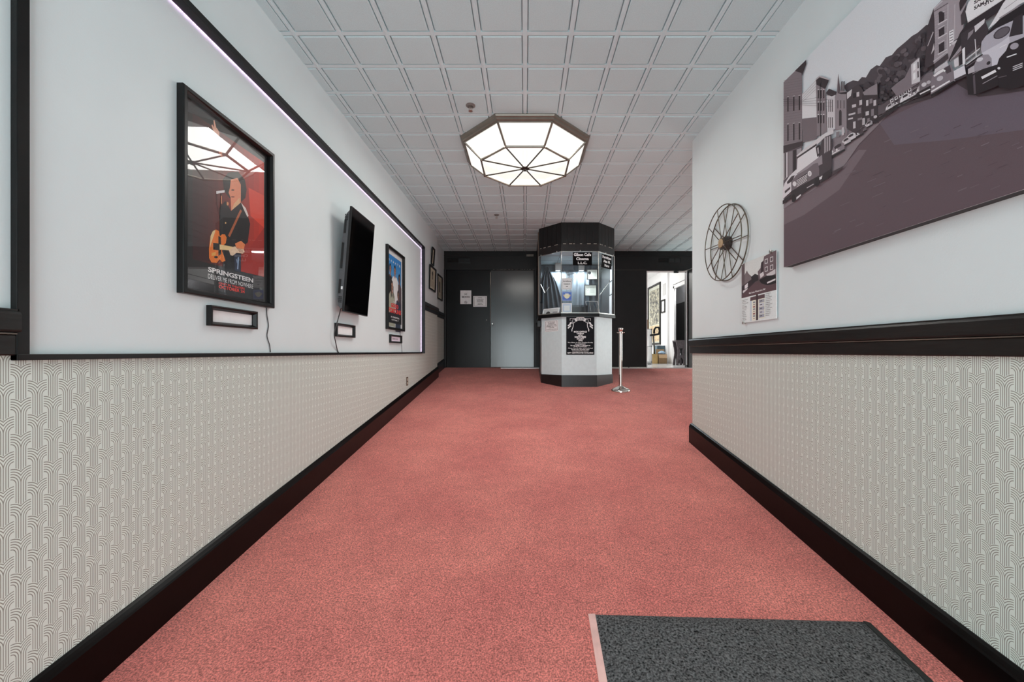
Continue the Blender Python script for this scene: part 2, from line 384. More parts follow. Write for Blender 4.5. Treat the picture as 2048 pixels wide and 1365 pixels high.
# ------------------------------------------------------------------ room shell
def build_shell():
    b = MB()
    b.hull([(-1.75, YB, floor_h(YB)-.06), (6.3, YB, floor_h(YB)-.06), (6.3, YF, floor_h(YF)-.06), (-1.75, YF, floor_h(YF)-.06)],
           [(-1.75, YB, floor_h(YB)), (6.3, YB, floor_h(YB)), (6.3, YF, floor_h(YF)), (-1.75, YF, floor_h(YF))])
    struct(b.build('floor', CARPET))
    # ceiling: twelve-inch square panels in an exposed grid
    b = MB(); P = .3048; g = .0225; y0 = 2.655-20*.3032; PY = .3032
    b.box(WD, -1.80, 6.3, YB, YF+.05, CEIL+.022, CEIL+.10)
    i0 = int(math.floor(-1.75/P)); i1 = int(math.ceil(6.3/P)); 
    for i in range(i0, i1):
        for j in range(0, 42):
            xa, xb = max(i*P+g, -1.74), min((i+1)*P-g, 6.28); ya, yb = max(y0+j*PY+g, YB), min(y0+(j+1)*PY-g, YF)
            if xb-xa < .01 or yb-ya < .01: continue
            z, zt, c = CEIL, CEIL+.012, .006
            vs = [(xa, ya, zt+.006), (xb, ya, zt+.006), (xb, yb, zt+.006), (xa, yb, zt+.006), (xa, ya, z+.004), (xb, ya, z+.004), (xb, yb, z+.004), (xa, yb, z+.004),
                  (xa+c, ya+c, z), (xb-c, ya+c, z), (xb-c, yb-c, z), (xa+c, yb-c, z)]
            b.add(vs, [(0, 1, 5, 4), (1, 2, 6, 5), (2, 3, 7, 6), (3, 0, 4, 7), (4, 5, 9, 8), (5, 6, 10, 9), (6, 7, 11, 10), (7, 4, 8, 11), (8, 9, 10, 11)])
    t = .0152
    for i in range(i0+1, i1):
        x = i*P
        b.box(WD, x-t, x+t, YB, YF, CEIL+.002, CEIL+.018, 1)
        b.box(WD, x-.004, x+.004, YB, YF, CEIL-.002, CEIL+.003, 1)
    for j in range(0, 42):
        y = y0+j*PY
        if YB < y < YF-.02:
            b.box(WD, -1.74, 6.28, y-t, y+t, CEIL+.003, CEIL+.0175, 1)
    struct(b.build('ceiling', [TILE, TBAR], fix=False))

    # left wall: white above, wallpaper below; the last metre steps back
    yj = 7.376; b = MB()
    def face(fr, u0, u1, v0, v1, m, n=0): b.poly(fr, [(u0, v0), (u1, v0), (u1, v1), (u0, v1)], n, m)
    face(LW, YB, 1.257, 0.0, CEIL+.05, 0); face(LW, YB, 1.257, -1.9, 0.0, 1)
    face(LW, 1.257, 6.24, -.015, CEIL+.05, 0); face(LW, 1.257, 6.24, -1.9, -.015, 1)
    face(LW, 6.24, yj, .72, CEIL+.05, 0); face(LW, 6.24, yj, -1.9, .72, 1)
    b.add([(XL, yj, -1.9), (-1.69, yj, -1.9), (-1.69, yj, CEIL+.05), (XL, yj, CEIL+.05)], [(0, 1, 2, 3)], 0)
    J = Fr((-1.69, 0, 0), (0, 1, 0))
    face(J, yj, YF+.1, .72, CEIL+.05, 0); face(J, yj, YF+.1, -1.9, .72, 1)
    b.box(Fr((-1.80, 0, 0), (0, 1, 0)), YB, YF+.1, -1.9, CEIL+.05, -.08, 0, 0)
    struct(b.build('wall_left', [WHITE, PAPER_L], fix=False))
    # right wall
    b = MB()
    def facer(y0_, y1_, v0, v1, m): b.poly(RW, [(-y1_, v0), (-y0_, v0), (-y0_, v1), (-y1_, v1)], 0, m)
    YE = 4.01
    facer(YB, YE, .06, CEIL+.05, 0); facer(YB, YE, -1.9, .06, 1)
    b.add([(XR, YE, -1.9), (6.3, YE, -1.9), (6.3, YE, CEIL+.05), (XR, YE, CEIL+.05)], [(0, 1, 2, 3)], 0)
    b.box(WD, XR+.001, 6.3, YB, YE-.001, -1.9, CEIL+.05, 0)
    struct(b.build('wall_right', [WHITE, PAPER_R], fix=False))
    struct(MB().box(WD, 6.28, 6.4, YE, YF+.1, -1.0, CEIL+.1).build('wall_side', WHITE))
    # far wall
    X0, X1, HD = 2.536, 3.402, 1.69
    b = MB()
    b.box(FW, -1.75, .205, 1.712, CEIL+.1, -.12, 0)
    b.box(FW, .205, X0, -.36, CEIL+.1, -.12, 0)
    b.box(FW, -1.75, .205, -.36, 1.712, -.12, -.055); b.box(FW, -1.64, .186, -.36, floor_h(YF)+.012, -.06, -.004)  # added backing and sill behind the doors, blocking light through their gaps
    b.box(FW, X0, X1, HD, CEIL+.1, -.12, 0)
    b.box(FW, X1, 6.3, -.36, CEIL+.1, -.12, 0)
    b.box(FW, -1.69, .24, CEIL-.10, CEIL-.085, 0, .012); b.box(FW, 1.52, 4.2, CEIL-.10, CEIL-.085, 0, .012)
    b.box(FW, 1.55, X0, HD+.012, HD+.018, 0, .002, 1)
    for i in range(7):
        u = 1.56+random.random()*.3; b.box(FW, u, u+.03+.05*random.random(), HD+.018, HD+.024, 0, .003, 1 if i % 3 else 1)
    struct(b.build('wall_far', [FARBLK, pmat('worn_edge_paint', rgb(90, 82, 76), rough=.5)]))
    b = MB()
    for u0, u1 in ((1.60, 1.66), (1.70, 2.15), (2.18, X0)): b.box(FW, u0, u1, floor_h(YF), floor_h(YF)+.014, 0, .012)
    struct(b.build('trim_1', CHIP_GAPLIGHT))
    # rear wall with the glazed entrance opening the daylight comes through
    b = MB()
    R = Fr((0, YB, 0), (-1, 0, 0))
    b.box(R, -1.75, -1.35, -1.9, CEIL+.1, -.12, 0); b.box(R, 1.35, 1.75, -1.9, CEIL+.1, -.12, 0)
    b.box(R, -1.35, 1.35, 1.3, CEIL+.1, -.12, 0)
    struct(b.build('wall_rear', WHITE))
    b = MB()
    for u0, u1 in ((-1.35, -1.28), (-.04, .04), (1.28, 1.35)): b.box(R, u0, u1, -1.75, 1.3, -.1, -.03)
    b.box(R, -1.35, 1.35, 1.22, 1.3, -.1, -.03); b.box(R, -1.35, 1.35, .5, .56, -.1, -.03)
    w = structempty('window_1', (0, YB, -1.7)); b.build('window_frame', BLACK, w)

    # baseboards ride the ramp
    prof = [(0, 0), (.024, 0), (.024, .158), (.020, .166), (.018, .172), (.013, .184), (.005, .191), (0, .191)]
    def board(name, x, sgn, y0_, y1_, mat, prof=prof, bury=.02):
        bb = MB(); bot = []; top = []
        for n, h in prof:
            bot.append((x+sgn*n, y0_, floor_h(y0_)+h-(bury if h == 0 else 0))); top.append((x+sgn*n, y1_, floor_h(y1_)+h-(bury if h == 0 else 0)))
        bb.hull(bot, top)
        return struct(bb.build(name, mat))
    board('baseboard_left', XL, 1, YB, yj+.012, BASEM)
    board('baseboard_right', XR, -1, YB, YE+.016, BASEM, prof=[(n*1.15, h) for n, h in prof])
    board('baseboard_far', -1.69, 1, yj+.02, YF-.005, NAVY)
    # rails
    def rail(name, fr, u0, u1, v0, mat, ret=None, k=1.0):
        s_ = [(0, 0), (.017, 0), (.019, .004), (.019, .062), (.016, .066), (.016, .071), (.030, .074), (.031, .080), (.031, .128), (.026, .137), (.022, .139), (.022, .145), (0, .145)]
        bb = MB()
        bb.hull([fr.p(u0, v0+h*k, n) for n, h in s_], [fr.p(u1, v0+h*k, n) for n, h in s_])
        wt = MB().box(fr, u0+.002, u1-.002, v0+.0655*k, v0+.0700*k, .010, .0215)  # pale strip paints the highlight along the rail's bead
        oo = struct(bb.build(name, mat)); wo = wt.build('bead_highlight', HILITE, oo)
        return oo
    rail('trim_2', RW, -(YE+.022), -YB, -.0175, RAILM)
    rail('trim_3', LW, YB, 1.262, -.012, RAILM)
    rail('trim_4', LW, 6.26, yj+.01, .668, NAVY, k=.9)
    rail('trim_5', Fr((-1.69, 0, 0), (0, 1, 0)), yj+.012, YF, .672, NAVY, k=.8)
build_shell()

# ------------------------------------------------------------------ double door and the open back-room door
def build_doors():
    d = structempty('door_1', (-.72, YF, floor_h(YF)))
    fl = floor_h(YF)
    b = MB(); b.box(FW, -1.69, -1.643, fl, 1.72, -.05, .022); b.box(FW, .188, .235, fl, 1.72, -.05, .022); b.box(FW, -1.643, .188, 1.70, 1.725, -.05, .022)
    b.build('door_frame', FARBLK, d, bevel=.003)
    for u0, u1, mm in ((-1.641, -.727, DOORL), (-.718, .186, DOORM)):
        l = MB().box(FW, u0, u1, fl+.012, 1.698, -.05, .0).build('door_leaf', mm, d, bevel=.003)
    b = MB().box(FW, -.7265, -.7185, 1.40, 1.66, -.03, -.004).box(FW, -.7265, -.7235, .55, 1.40, -.03, -.004); b.build('light_gap', CHIP_GAPLIGHT, d, label='pale strip painted as light through the gap between the two door leaves')  # cream strips paint the light showing between the leaves
    b = MB().lathe(FW.p(-.675, .575, 0), [(.012, 0), (.008, .02), (.008, .03), (.019, .038), (.021, .05), (.014, .06)], ax=(0, -1, 0), seg=20)
    b.build('door_knob', METAL, d, smooth=True)
    b = MB().lathe(FW.p(-.80, .66, 0), [(.009, 0), (.009, .006), (.004, .008)], ax=(0, -1, 0), seg=14); b.build('lock_cylinder', METAL, d)
    b = MB()
    for i in range(26):
        u = -.7+.9*random.random(); b.box(FW, u, u+.01+.03*random.random(), 1.703+.008*random.random(), 1.715, .0, .0235)
    b.box(FW, .03, .18, 1.985, 2.03, 0, .014)
    b.build('paint_chips', pmat('grey_worn_paint', rgb(128, 122, 112), rough=.5, var=.3), d)
    # open leaf of the back-room door, swung into the lobby
    e = structempty('door_2', (3.44, 7.55, floor_h(7.9)))
    fl2 = floor_h(YF)
    MB().hull([(3.40, YF-.005, fl2+.012), (3.445, YF-.005, fl2+.012), (3.495, 7.56, fl2+.012), (3.45, 7.56, fl2+.012)],
              [(3.40, YF-.005, 1.67), (3.445, YF-.005, 1.67), (3.495, 7.56, 1.67), (3.45, 7.56, 1.67)]).build('door_leaf', BLKPL, e, bevel=.003)
    b = MB(); b.tube([(3.15, YF-.03, 1.655), (3.30, YF-.14, 1.662), (3.445, 7.98, 1.70)], .008); b.build('door_closer_arm', METAL, e)
    MB().box(FW, 3.10, 3.19, 1.64, 1.68, .0, .05).build('closer_bracket', BLKPL, e, bevel=.004)
    b = MB(); b.box(FW, 3.384, 3.402, fl2, 1.69, -.13, .0); b.build('door_jamb', FARBLK, e)
    MB().box(FW, 3.377, 3.384, fl2+.06, 1.69, -.02, .003).build('jamb_edge', BWHITE, e)
    b = MB(); b.box(FW, 2.536, 2.556, fl2, 1.69, -.13, -.01); b.box(FW, 2.556, 3.376, 1.675, 1.69, -.13, -.01); b.build('door_jamb', BWHITE, e)
build_doors()

def wall_vent(u, v, label):
    o = thing('wall_vent', FW.p(u, v, 0), label, 'vent', 'vents above the dark doors')
    b = MB().mitred(FW, u-.135, u+.135, v-.06, v+.06, [(0, 0), (0, .008), (.018, .01), (.018, 0)]); b.build('vent_frame', FARBLK, o)
    b = MB().box(FW, u-.118, u+.118, v-.043, v+.043, 0, .002); b.build('vent_back', BLKPL, o)
    b = MB()
    for i in range(5):
        h = v-.036+.018*i
        b.prism(Fr(FW.p(u-.116, h, 0), (0, -1, 0)), [(.002, 0), (.008, .004), (.007, .007), (.002, .003)], 0, .232)
    b.box(FW, u-.004, u+.004, v-.043, v+.043, 0, .009)
    b.build('louvres', FARBLK, o)
wall_vent(-1.27, 1.905, 'black louvred vent in the dark header above the closed double door')
wall_vent(3.13, 1.905, 'black louvred vent in the dark header above the open back-room doorway')

# ------------------------------------------------------------------ ceiling fixture
def build_lamp():
    cx, cy = 0.0, 4.163
    o = thing('ceiling_light', (cx, cy, CEIL), 'octagonal frosted glass ceiling light with bronze ribs, glowing over the carpet', 'ceiling light')
    def ring(ap, h): return [Vector((cx+ap/math.cos(math.pi/8)*math.cos(math.pi/8+i*math.pi/4), cy+ap/math.cos(math.pi/8)*math.sin(math.pi/8+i*math.pi/4), h)) for i in range(8)]
    prof = [(.625, CEIL+.004), (.628, CEIL-.006), (.622, CEIL-.020), (.612, CEIL-.026), (.610, CEIL-.040), (.600, CEIL-.048), (.592, CEIL-.050), (.590, CEIL-.058), (.575, CEIL-.058), (.575, CEIL+.004)]
    b = MB(); vs = []; fs = []; n = len(prof)
    for ap, h in prof: vs += ring(ap, h)
    for i in range(n):
        j = (i+1) % n
        for k in range(8): fs.append((i*8+k, i*8+(k+1) % 8, j*8+(k+1) % 8, j*8+k))
    b.add(vs, fs); b.build('moulded_rim', BRONZE, o)
    A = ring(.588, CEIL-.055); B = ring(.432, 1.903); C = Vector((cx, cy, 1.897))
    for i in range(8):
        j = (i+1) % 8
        nrm = ((A[i]+A[j])/2-Vector((cx, cy, CEIL-.055))).normalized()*.004
        MB().hull([A[i], A[j], B[j], B[i]], [p-nrm+Vector((0, 0, .003)) for p in (A[i], A[j], B[j], B[i])]).build('side_panel', LAMPGLASS, o)
    for i in range(8):
        j = (i+1) % 8; up = Vector((0, 0, .004))
        MB().hull([C, B[i], B[j]], [C+up, B[i]+up, B[j]+up]).build('bottom_panel', LAMPGLASS2, o)
    for i in range(8):
        MB().tube([A[i], B[i]], .011, 8).build('side_rib', BRONZE, o)
    for i in range(8):
        b = MB(); b.tube([B[i]+Vector((0, 0, -.003)), B[(i+1) % 8]+Vector((0, 0, -.003))], .0125, 8)
        b.lathe(B[i]+Vector((0, 0, -.012)), [(.004, -.006), (.013, -.002), (.014, .006), (.012, .02)], seg=12)
        b.build('lower_rim', BRONZE, o, smooth=True)
    for i in range(8):
        MB().tube([C+Vector((0, 0, -.003)), B[i]+Vector((0, 0, -.004))], .0084, 8).build('bottom_rib', RIBM, o)
    MB().lathe((cx, cy, 1.897), [(.045, .0), (.046, -.006), (.036, -.012), (.018, -.016), (.016, -.026), (.004, -.03)], seg=24).build('hub_finial', RIBM, o, smooth=True)
build_lamp()
def sprinkler(x, y, label):
    o = thing('ceiling_sprinkler', (x, y, CEIL), label, 'sprinkler', 'ceiling sprinklers')
    MB().lathe((x, y, CEIL), [(.040, .0), (.040, -.004), (.030, -.009), (.024, -.012), (.022, -.006), (.01, -.006)], seg=28).build('escutcheon', GREYBOX, o, smooth=True)
    b = MB().lathe((x, y, CEIL-.006), [(.011, 0), (.011, -.016), (.007, -.018), (.004, -.02)], seg=16)
    for s in (-1, 1): b.tube([(x+s*.009, y, CEIL-.018), (x+s*.014, y, CEIL-.032), (x+s*.003, y, CEIL-.046)], .0025, 6)
    b.build('sprinkler_head', METAL, o, smooth=True)
    MB().lathe((x, y, CEIL-.046), [(.004, 0), (.018, -.001), (.018, -.003), (.003, -.004)], seg=18).build('deflector', METAL, o)
sprinkler(-.463, 3.423, 'chrome fire sprinkler in the ceiling tile just left of the octagonal light')
sprinkler(-.436, 6.16, 'chrome fire sprinkler far down the ceiling, between octagonal light and black doors')

# ------------------------------------------------------------------ left wall display
def build_display():
    o = thing('display_frame', LW.p(3.7, -.03, 0), 'huge black shadow-box frame with violet light strip around the posters, left wall', 'wall frame')
    MB().box(LW, 1.257, 1.29, -.028, 1.6255, 0, .022).build('near_post', BLACK, o, bevel=.002)
    MB().box(LW, 1.257, 6.25, -.028, -.008, 0, .024).build('bottom_bar', BLACK, o, bevel=.002)
    MB().box(LW, 1.257, 6.25, 1.592, 1.6255, 0, .057).build('top_bar', BLACK, o, bevel=.002)
    MB().box(LW, 6.225, 6.25, -.028, 1.6255, 0, .057).build('far_post', NAVY, o, bevel=.002)
    MB().box(LW, 1.30, 6.218, 1.5890, 1.5915, .003, .008).build('led_strip', LED, o, label='thin glowing violet light strip under the top bar')
    MB().box(LW, 6.2192, 6.2225, .0, 1.586, .003, .008).build('led_strip', LED, o, label='thin glowing violet light strip down the far post')
build_display()

def lpx(off):
    X = XL+off
    def f(px, py):
        z = F*(-X)/(CX-px); return (z, (CY-py)*z/F)
    return f
POSTER_PROF = [(0, 0), (0, .030), (.004, .034), (.020, .034), (.024, .030), (.030, .022), (.030, 0)]
def poster_frame(o, u0, u1, v0, v1, w=.03, dep=.034):
    k = w/.03
    MB().mitred(LW, u0, u1, v0, v1, [(d*k, n*dep/.034) for d, n in POSTER_PROF]).build('frame', FRAMEBLK, o, bevel=.001)
def build_poster_red():
    u0, u1, v0, v1 = 1.857, 2.535, .272, 1.243
    o = thing('framed_poster', LW.p((u0+u1)/2, v0, 0), 'large framed film poster of a guitarist in black against red, nearest on left wall', 'poster', 'framed film posters on the left wall')
    poster_frame(o, u0, u1, v0, v1)
    def z2(x, y): return lpx(.004)(340+x/2.483, 150+y/2.483)
    P = Print(LW, .003, px=None, k=.60)
    P.rect(u0+.025, v0+.025, u1-.025, v1-.025, (36, 35, 36))
    P.px = z2
    def top(x): return 187+.700*(x-113)
    def bot(x): return 916+.245*(x-113)
    NS = 14
    for i in range(NS):
        xa = 113+(467-113)*i/NS; xb = 113+(467-113)*(i+1)/NS; t = i/(NS-1)
        c = (int(50+118*t**1.2), int(32+16*t), int(34+2*t))
        P.sh([(xa, top(xa)), (xb, top(xb)), (xb, bot(xb)), (xa, bot(xa))], c)
    P.sh([(113, 850), (180, 835), (240, 930), (113, 916)], (52, 30, 32)); P.sh([(380, 880), (467, 760), (467, 1003), (350, 976)], (140, 40, 34))
    P.sh([(390, 560), (467, 600), (467, 760), (400, 700)], (190, 62, 44))
    # raised hand
    P.sh([(228, 305), (212, 268), (206, 250), (211, 246), (219, 262), (216, 226), (221, 224), (230, 262), (236, 268), (245, 285), (245, 305)], (206, 150, 128))
    P.sh([(228, 305), (245, 300), (256, 360), (262, 410), (246, 400)], (172, 108, 88))
    # singer
    P.sh([(268, 575), (262, 520), (290, 485), (338, 480), (372, 520), (381, 570), (374, 612), (352, 632), (330, 600), (296, 612)], (34, 28, 28))
    P.sh([(302, 520), (335, 512), (352, 545), (352, 640), (304, 680), (301, 610), (291, 585), (298, 560)], (198, 126, 96))
    P.ell(312, 572, 8, 3, (40, 26, 24)); P.ell(312, 606, 9, 3, (120, 60, 52)); P.sh([(318, 640), (345, 610), (348, 640), (306, 676)], (226, 160, 120))
    P.sh([(246, 660), (275, 625), (303, 676), (352, 634), (376, 662), (398, 740), (386, 832), (352, 862), (352, 980), (262, 955), (262, 850), (246, 800)], (24, 22, 24))
    P.sh([(318, 885), (354, 892), (349, 980), (322, 972)], (38, 44, 60)); P.line(340, 905, 336, 965, 6, (120, 140, 165)); P.line(330, 915, 334, 935, 5, (95, 115, 140))
    P.sh([(288, 798), (349, 668), (357, 676), (297, 806)], (150, 82, 50)); P.ell(276, 735, 3.5, 5, (210, 160, 110)); P.ell(286, 640, 5, 9, (190, 135, 90))
    P.sh([(352, 634), (376, 662), (390, 700), (384, 706), (366, 668)], (205, 190, 185))
    # guitar
    P.sh([(201, 800), (212, 776), (228, 768), (243, 776), (247, 802), (258, 792), (272, 792), (281, 808), (277, 836), (262, 850), (258, 876), (268, 900), (275, 924), (258, 930), (246, 916), (232, 934), (206, 932), (194, 910), (193, 862)], (210, 108, 46))
    P.sh([(201, 800), (212, 776), (226, 770), (220, 790), (206, 830), (198, 860)], (240, 178, 130))
    P.sh([(214, 834), (246, 838), (246, 872), (214, 868)], (26, 24, 26)); P.sh([(240, 800), (252, 806), (254, 890), (240, 900)], (20, 19, 20)); P.ell(228, 905, 9, 6, (30, 24, 22)); P.sh([(206, 884), (226, 880), (226, 896), (206, 900)], (216, 150, 80))
    P.sh([(246, 842), (332, 858), (332, 874), (246, 868)], (224, 176, 126))
    P.sh([(292, 870), (318, 852), (362, 858), (370, 878), (362, 888), (330, 884), (312, 898), (300, 896)], (232, 176, 150))
    P.sh([(322, 838), (352, 824), (372, 842), (366, 866), (330, 862)], (205, 118, 74))
    for i in range(4): P.line(330+i*8, 856+i*2, 346+i*6, 880+i*2, 2, (120, 60, 46))
    # microphone
    P.sh([(228, 578), (270, 572), (271, 584), (229, 591)], (214, 208, 214)); P.line(254, 588, 248, 720, 3, (30, 26, 28)); P.line(255, 600, 255, 640, 4, (200, 130, 90))
    P.line(230, 592, 232, 640, 1.5, (28, 24, 26)); P.line(232, 640, 246, 700, 1.5, (28, 24, 26))
    # lettering
    P.px = None
    def row(body, xa, xb, ytop, ybot, c, bold, sp=1.0):
        ua, va = z2(xa, ybot); ub, _ = z2(xb, ybot); _, vt = z2(xa, ytop)
        P.text(body, (ua, va), (ub-ua, 0), (0, vt-va), c, bold, sp)
    row('SPRINGSTEEN', 188, 412, 952, 977, (214, 218, 228), .03)
    row('DELIVER ME FROM NOWHERE', 188, 412, 987, 1011, (196, 202, 214), .0)
    row('ONLY IN THEATERS', 241, 370, 1028, 1039, (206, 58, 48), .025)
    row('OCTOBER 24', 241, 370, 1042, 1059, (214, 60, 50), .03)
    P.build('poster_print', PRINT, o, ink=True)
    MB().poly(LW, [(u0+.024, v0+.024), (u1-.024, v0+.024), (u1-.024, v1-.024), (u0+.024, v1-.024)], 0).build('glass_pane', POSTERGLASS, o, fix=False)
    g = o.children[-1] if o.children[-1].name.startswith('glass') else [c for c in o.children if c.name.startswith('glass')][0]
    for v in g.data.vertices:
        y = v.co.y+o['_w'][1]; v.co.x = XL+.0325-.0255*(y-(u0+.024))/(u1-u0-.048)-o['_w'][0]
build_poster_red()

def build_poster_blue():
    u0, u1, v0, v1 = 4.637, 5.29, .262, 1.243
    o = thing('framed_poster', LW.p((u0+u1)/2, v0, 0), 'framed film poster with blue sky, five people and red lettering, farthest on left wall', 'poster', 'framed film posters on the left wall')
    poster_frame(o, u0, u1, v0, v1, w=.032)
    a0, a1, b0, b1 = u0+.028, u1-.028, v0+.028, v1-.028
    P = Print(LW, .003, step=.00006, k=.62)
    P.rect(a0, b0, a1, b1, (214, 220, 228))
    P.px = lambda x, y: (a0+.045+x*(a1-a0-.09), b0+.055+y*(b1-b0-.11))
    for i in range(8): P.rect(0, .40+i*.075, 1, .40+(i+1)*.075, (92-i*6, 152-i*5, 190-i*2))
    P.rect(0, 0, 1, .42, (58, 56, 60))
    for i, ch in enumerate('AAAATR'): P.text(ch if i < 5 else 'E', (.04+i*.158, .90), (.09, 0), (0, .035), (226, 234, 240), .03)
    def person(x, y, s, skin, hair, shirt, w=.17):
        P.sh([(x-w, y-.60*s), (x-w*.95, y-.14*s), (x-w*.5, y-.09*s), (x+w*.5, y-.09*s), (x+w*.95, y-.14*s), (x+w, y-.60*s)], shirt)
        P.sh([(x-.035, y-.11*s), (x+.035, y-.11*s), (x+.03, y-.05*s), (x-.03, y-.05*s)], skin)
        P.ell(x, y+.005, .075, .075*s, hair); P.ell(x, y-.012*s, .055, .058*s, skin)
        P.rect(x-.035, y-.005*s, x-.012, y+.003*s, (30, 24, 24)); P.rect(x+.012, y-.005*s, x+.035, y+.003*s, (30, 24, 24)); P.rect(x-.02, y-.042*s, x+.02, y-.036*s, (120, 70, 62))
    person(.16, .79, 1, (150, 104, 84), (24, 20, 20), (30, 28, 31), .16)
    person(.50, .80, 1.05, (158, 112, 92), (34, 26, 24), (216, 216, 222), .24)
    person(.84, .71, 1, (96, 64, 54), (20, 17, 17), (72, 58, 64), .17)
    P.sh([(.62, .66), (.74, .66), (.74, .34), (.60, .34)], (222, 222, 228))
    person(.28, .55, 1.0, (168, 118, 96), (36, 26, 24), (150, 152, 136), .22)
    P.sh([(.18, .56), (.20, .36), (.26, .40), (.24, .56)], (34, 25, 23)); P.sh([(.33, .56), (.32, .40), (.38, .36), (.38, .55)], (34, 25, 23))
    person(.74, .45, .95, (120, 82, 68), (28, 22, 22), (44, 50, 68), .20)
    P.rect(0, 0, 1, .13, (24, 23, 26)); P.sh([(0, .13), (.3, .19), (.62, .15), (1, .17), (1, .10), (0, .10)], (38, 37, 42))
    P.text('GOOD', (.20, .235), (.56, 0), (0, .062), (206, 52, 48), .05)
    P.text('FORTUNE', (.03, .150), (.93, 0), (0, .072), (206, 52, 48), .05)
    P.text('STARRING', (.36, .312), (.26, 0), (0, .018), (225, 225, 228), .03)
    P.text('IN THEATERS', (.20, .078), (.62, 0), (0, .024), (220, 220, 224), .03)
    P.text('OCTOBER 17', (.24, .040), (.54, 0), (0, .020), (220, 220, 224), .02)
    P.build('poster_print', PRINT, o, ink=True)
    MB().poly(LW, [(a0, b0), (a1, b0), (a1, b1), (a0, b1)], .016).build('glass_pane', POSTERGLASS, o, fix=False)
build_poster_blue()

def small_frame(u0, u1, v0, v1, label, card=None):
    o = thing('title_card_frame', LW.p((u0+u1)/2, v0, 0), label, 'small frame', 'small title frames under the posters')
    MB().mitred(LW, u0, u1, v0, v1, [(0, 0), (0, .026), (.006, .028), (.012, .026), (.022, .010), (.022, 0)]).build('frame', FRAMEBLK, o, bevel=.0008)
    MB().box(LW, u0+.018, u1-.018, v0+.018, v1-.018, .001, .004).build('backing_card', PAPERW, o)
    if card:
        w, h = u1-u0, v1-v0; uc, vc = (u0+u1)/2, (v0+v1)/2
        P = Print(LW, .006)
        P.sh([(u0+.022, vc-h*.26), (u1-.055, vc-h*.26), (u1-.025, vc), (u1-.055, vc+h*.26), (u0+.022, vc+h*.26), (u0+.045, vc)], (214, 200, 226))
        P.text(card, (uc-w*.28, vc-h*.10), (w*.52, 0), (0, h*.20), (40, 34, 44), .03)
        P.build('title_ticket', PRINT, o, ink=True, label='lilac ribbon-shaped card with dark lettering')
small_frame(2.029, 2.385, .132, .236, 'empty black title frame on wall below the guitarist poster')
small_frame(3.395, 3.76, .128, .243, 'empty black title frame on wall below the television')
small_frame(4.76, 5.19, .105, .205, 'black title frame holding a lilac card, below the blue-sky poster', 'COMING SOON')

def cord(pts, label, r=.0028, name='power_cord'):
    b = MB()
    # smooth the polyline
    V = [Vector(p) for p in pts]; out = []
    for i in range(len(V)-1):
        p0 = V[max(i-1, 0)]; p1 = V[i]; p2 = V[i+1]; p3 = V[min(i+2, len(V)-1)]
        for k in range(6):
            t = k/6; out.append(.5*((2*p1)+(-p0+p2)*t+(2*p0-5*p1+4*p2-p3)*t*t+(-p0+3*p1-3*p2+p3)*t**3))
    out.append(V[-1])
    b.tube(out, r, 6)
    o = b.build(name, CORDM, smooth=True); o['label'] = label; o['category'] = 'cord'; o['group'] = 'cords hanging on the left wall'
    return o
def lp(px, py, off=.004): 
    u, v = lpx(off)(px, py); return LW.p(u, v, off)
cord([lp(533, 612), lp(534, 632), lp(537, 652), lp(534, 672), lp(539, 690), lp(541, 705)], 'thin cord dangling from the lower right of the guitarist poster frame')
cord([lp(800, 662), lp(801, 676), lp(803, 690), lp(804, 705)], 'thin cord hanging from the lower right of the blue-sky poster frame', .0025)

def build_tv():
    ya, yb = 3.395, 3.905
    # screen plane leans out from the wall at the top
    h0, h1 = .340, 1.228; x0, x1 = -1.527, -1.457
    V = Vector((x1-x0, 0, h1-h0)).normalized()
    T = Fr((x0, ya, h0), (0, 1, 0), V); W = yb-ya; H = math.hypot(x1-x0, h1-h0)
    o = thing('television', (XL, (ya+yb)/2, h0), 'black flat television in upright format, tilted off left wall between the two posters', 'television')
    MB().box(T, 0, W, 0, H, -.020, 0).build('bezel', TVDARK, o, bevel=.002)
    MB().box(T, .006, W-.006, .008, H-.006, -.001, .0012).build('screen', SCREEN, o)
    # back housing, chamfered top and bottom
    b = MB()
    prof = [(.03, -.020), (.02, -.034), (.045, -.056), (.10, -.066), (.32, -.070), (H-.30, -.066), (H-.12, -.060), (H-.06, -.044), (H-.03, -.020)]
    b.hull([T.p(.004, v, n) for v, n in prof], [T.p(W-.004, v, n) for v, n in prof])
    b.build('back_housing', TVBODY, o, bevel=.003)
    for va, vb, na, nb in ((.15, .27, -.064, -.044), (.36, .58, -.064, -.044), (.66, .78, -.056, -.038)):
        MB().box(T, .0025, .0045, va, vb, na, nb).build('side_vent', TVDARK, o)
    for vc in (.098, H-.095):
        b = MB()
        for i in range(4):
            for j in range(3): b.box(T, .002, .0048, vc-.026+i*.014, vc-.016+i*.014, -.056+j*.010, -.049+j*.010)
        b.build('speaker_slots', TVDARK, o)
    MB().box(T, .0005, .0038, .185, .21, -.042, -.028).build('sticker', PAPERW, o, label='small white sticker')
    # mount
    b = MB(); b.box(LW, ya+.14, yb-.14, .62, .95, 0, .012); b.tube([LW.p((ya+yb)/2, .78, .01), T.p(W/2, .44, -.066)], .022, 10)
    b.build('wall_bracket', BLKPL, o)
build_tv()
def tvp(px, py, X):
    z = F*(-X)/(CX-px); return (X, z, (CY-py)*z/F)
cord([tvp(682, 616, -1.578), tvp(678, 632, -1.582), tvp(673, 650, -1.578), tvp(668.5, 668, -1.580), tvp(671, 684, -1.586), lp(675, 702), lp(677, 705)], 'dark cord dropping from the television past the empty title frame', .0045)

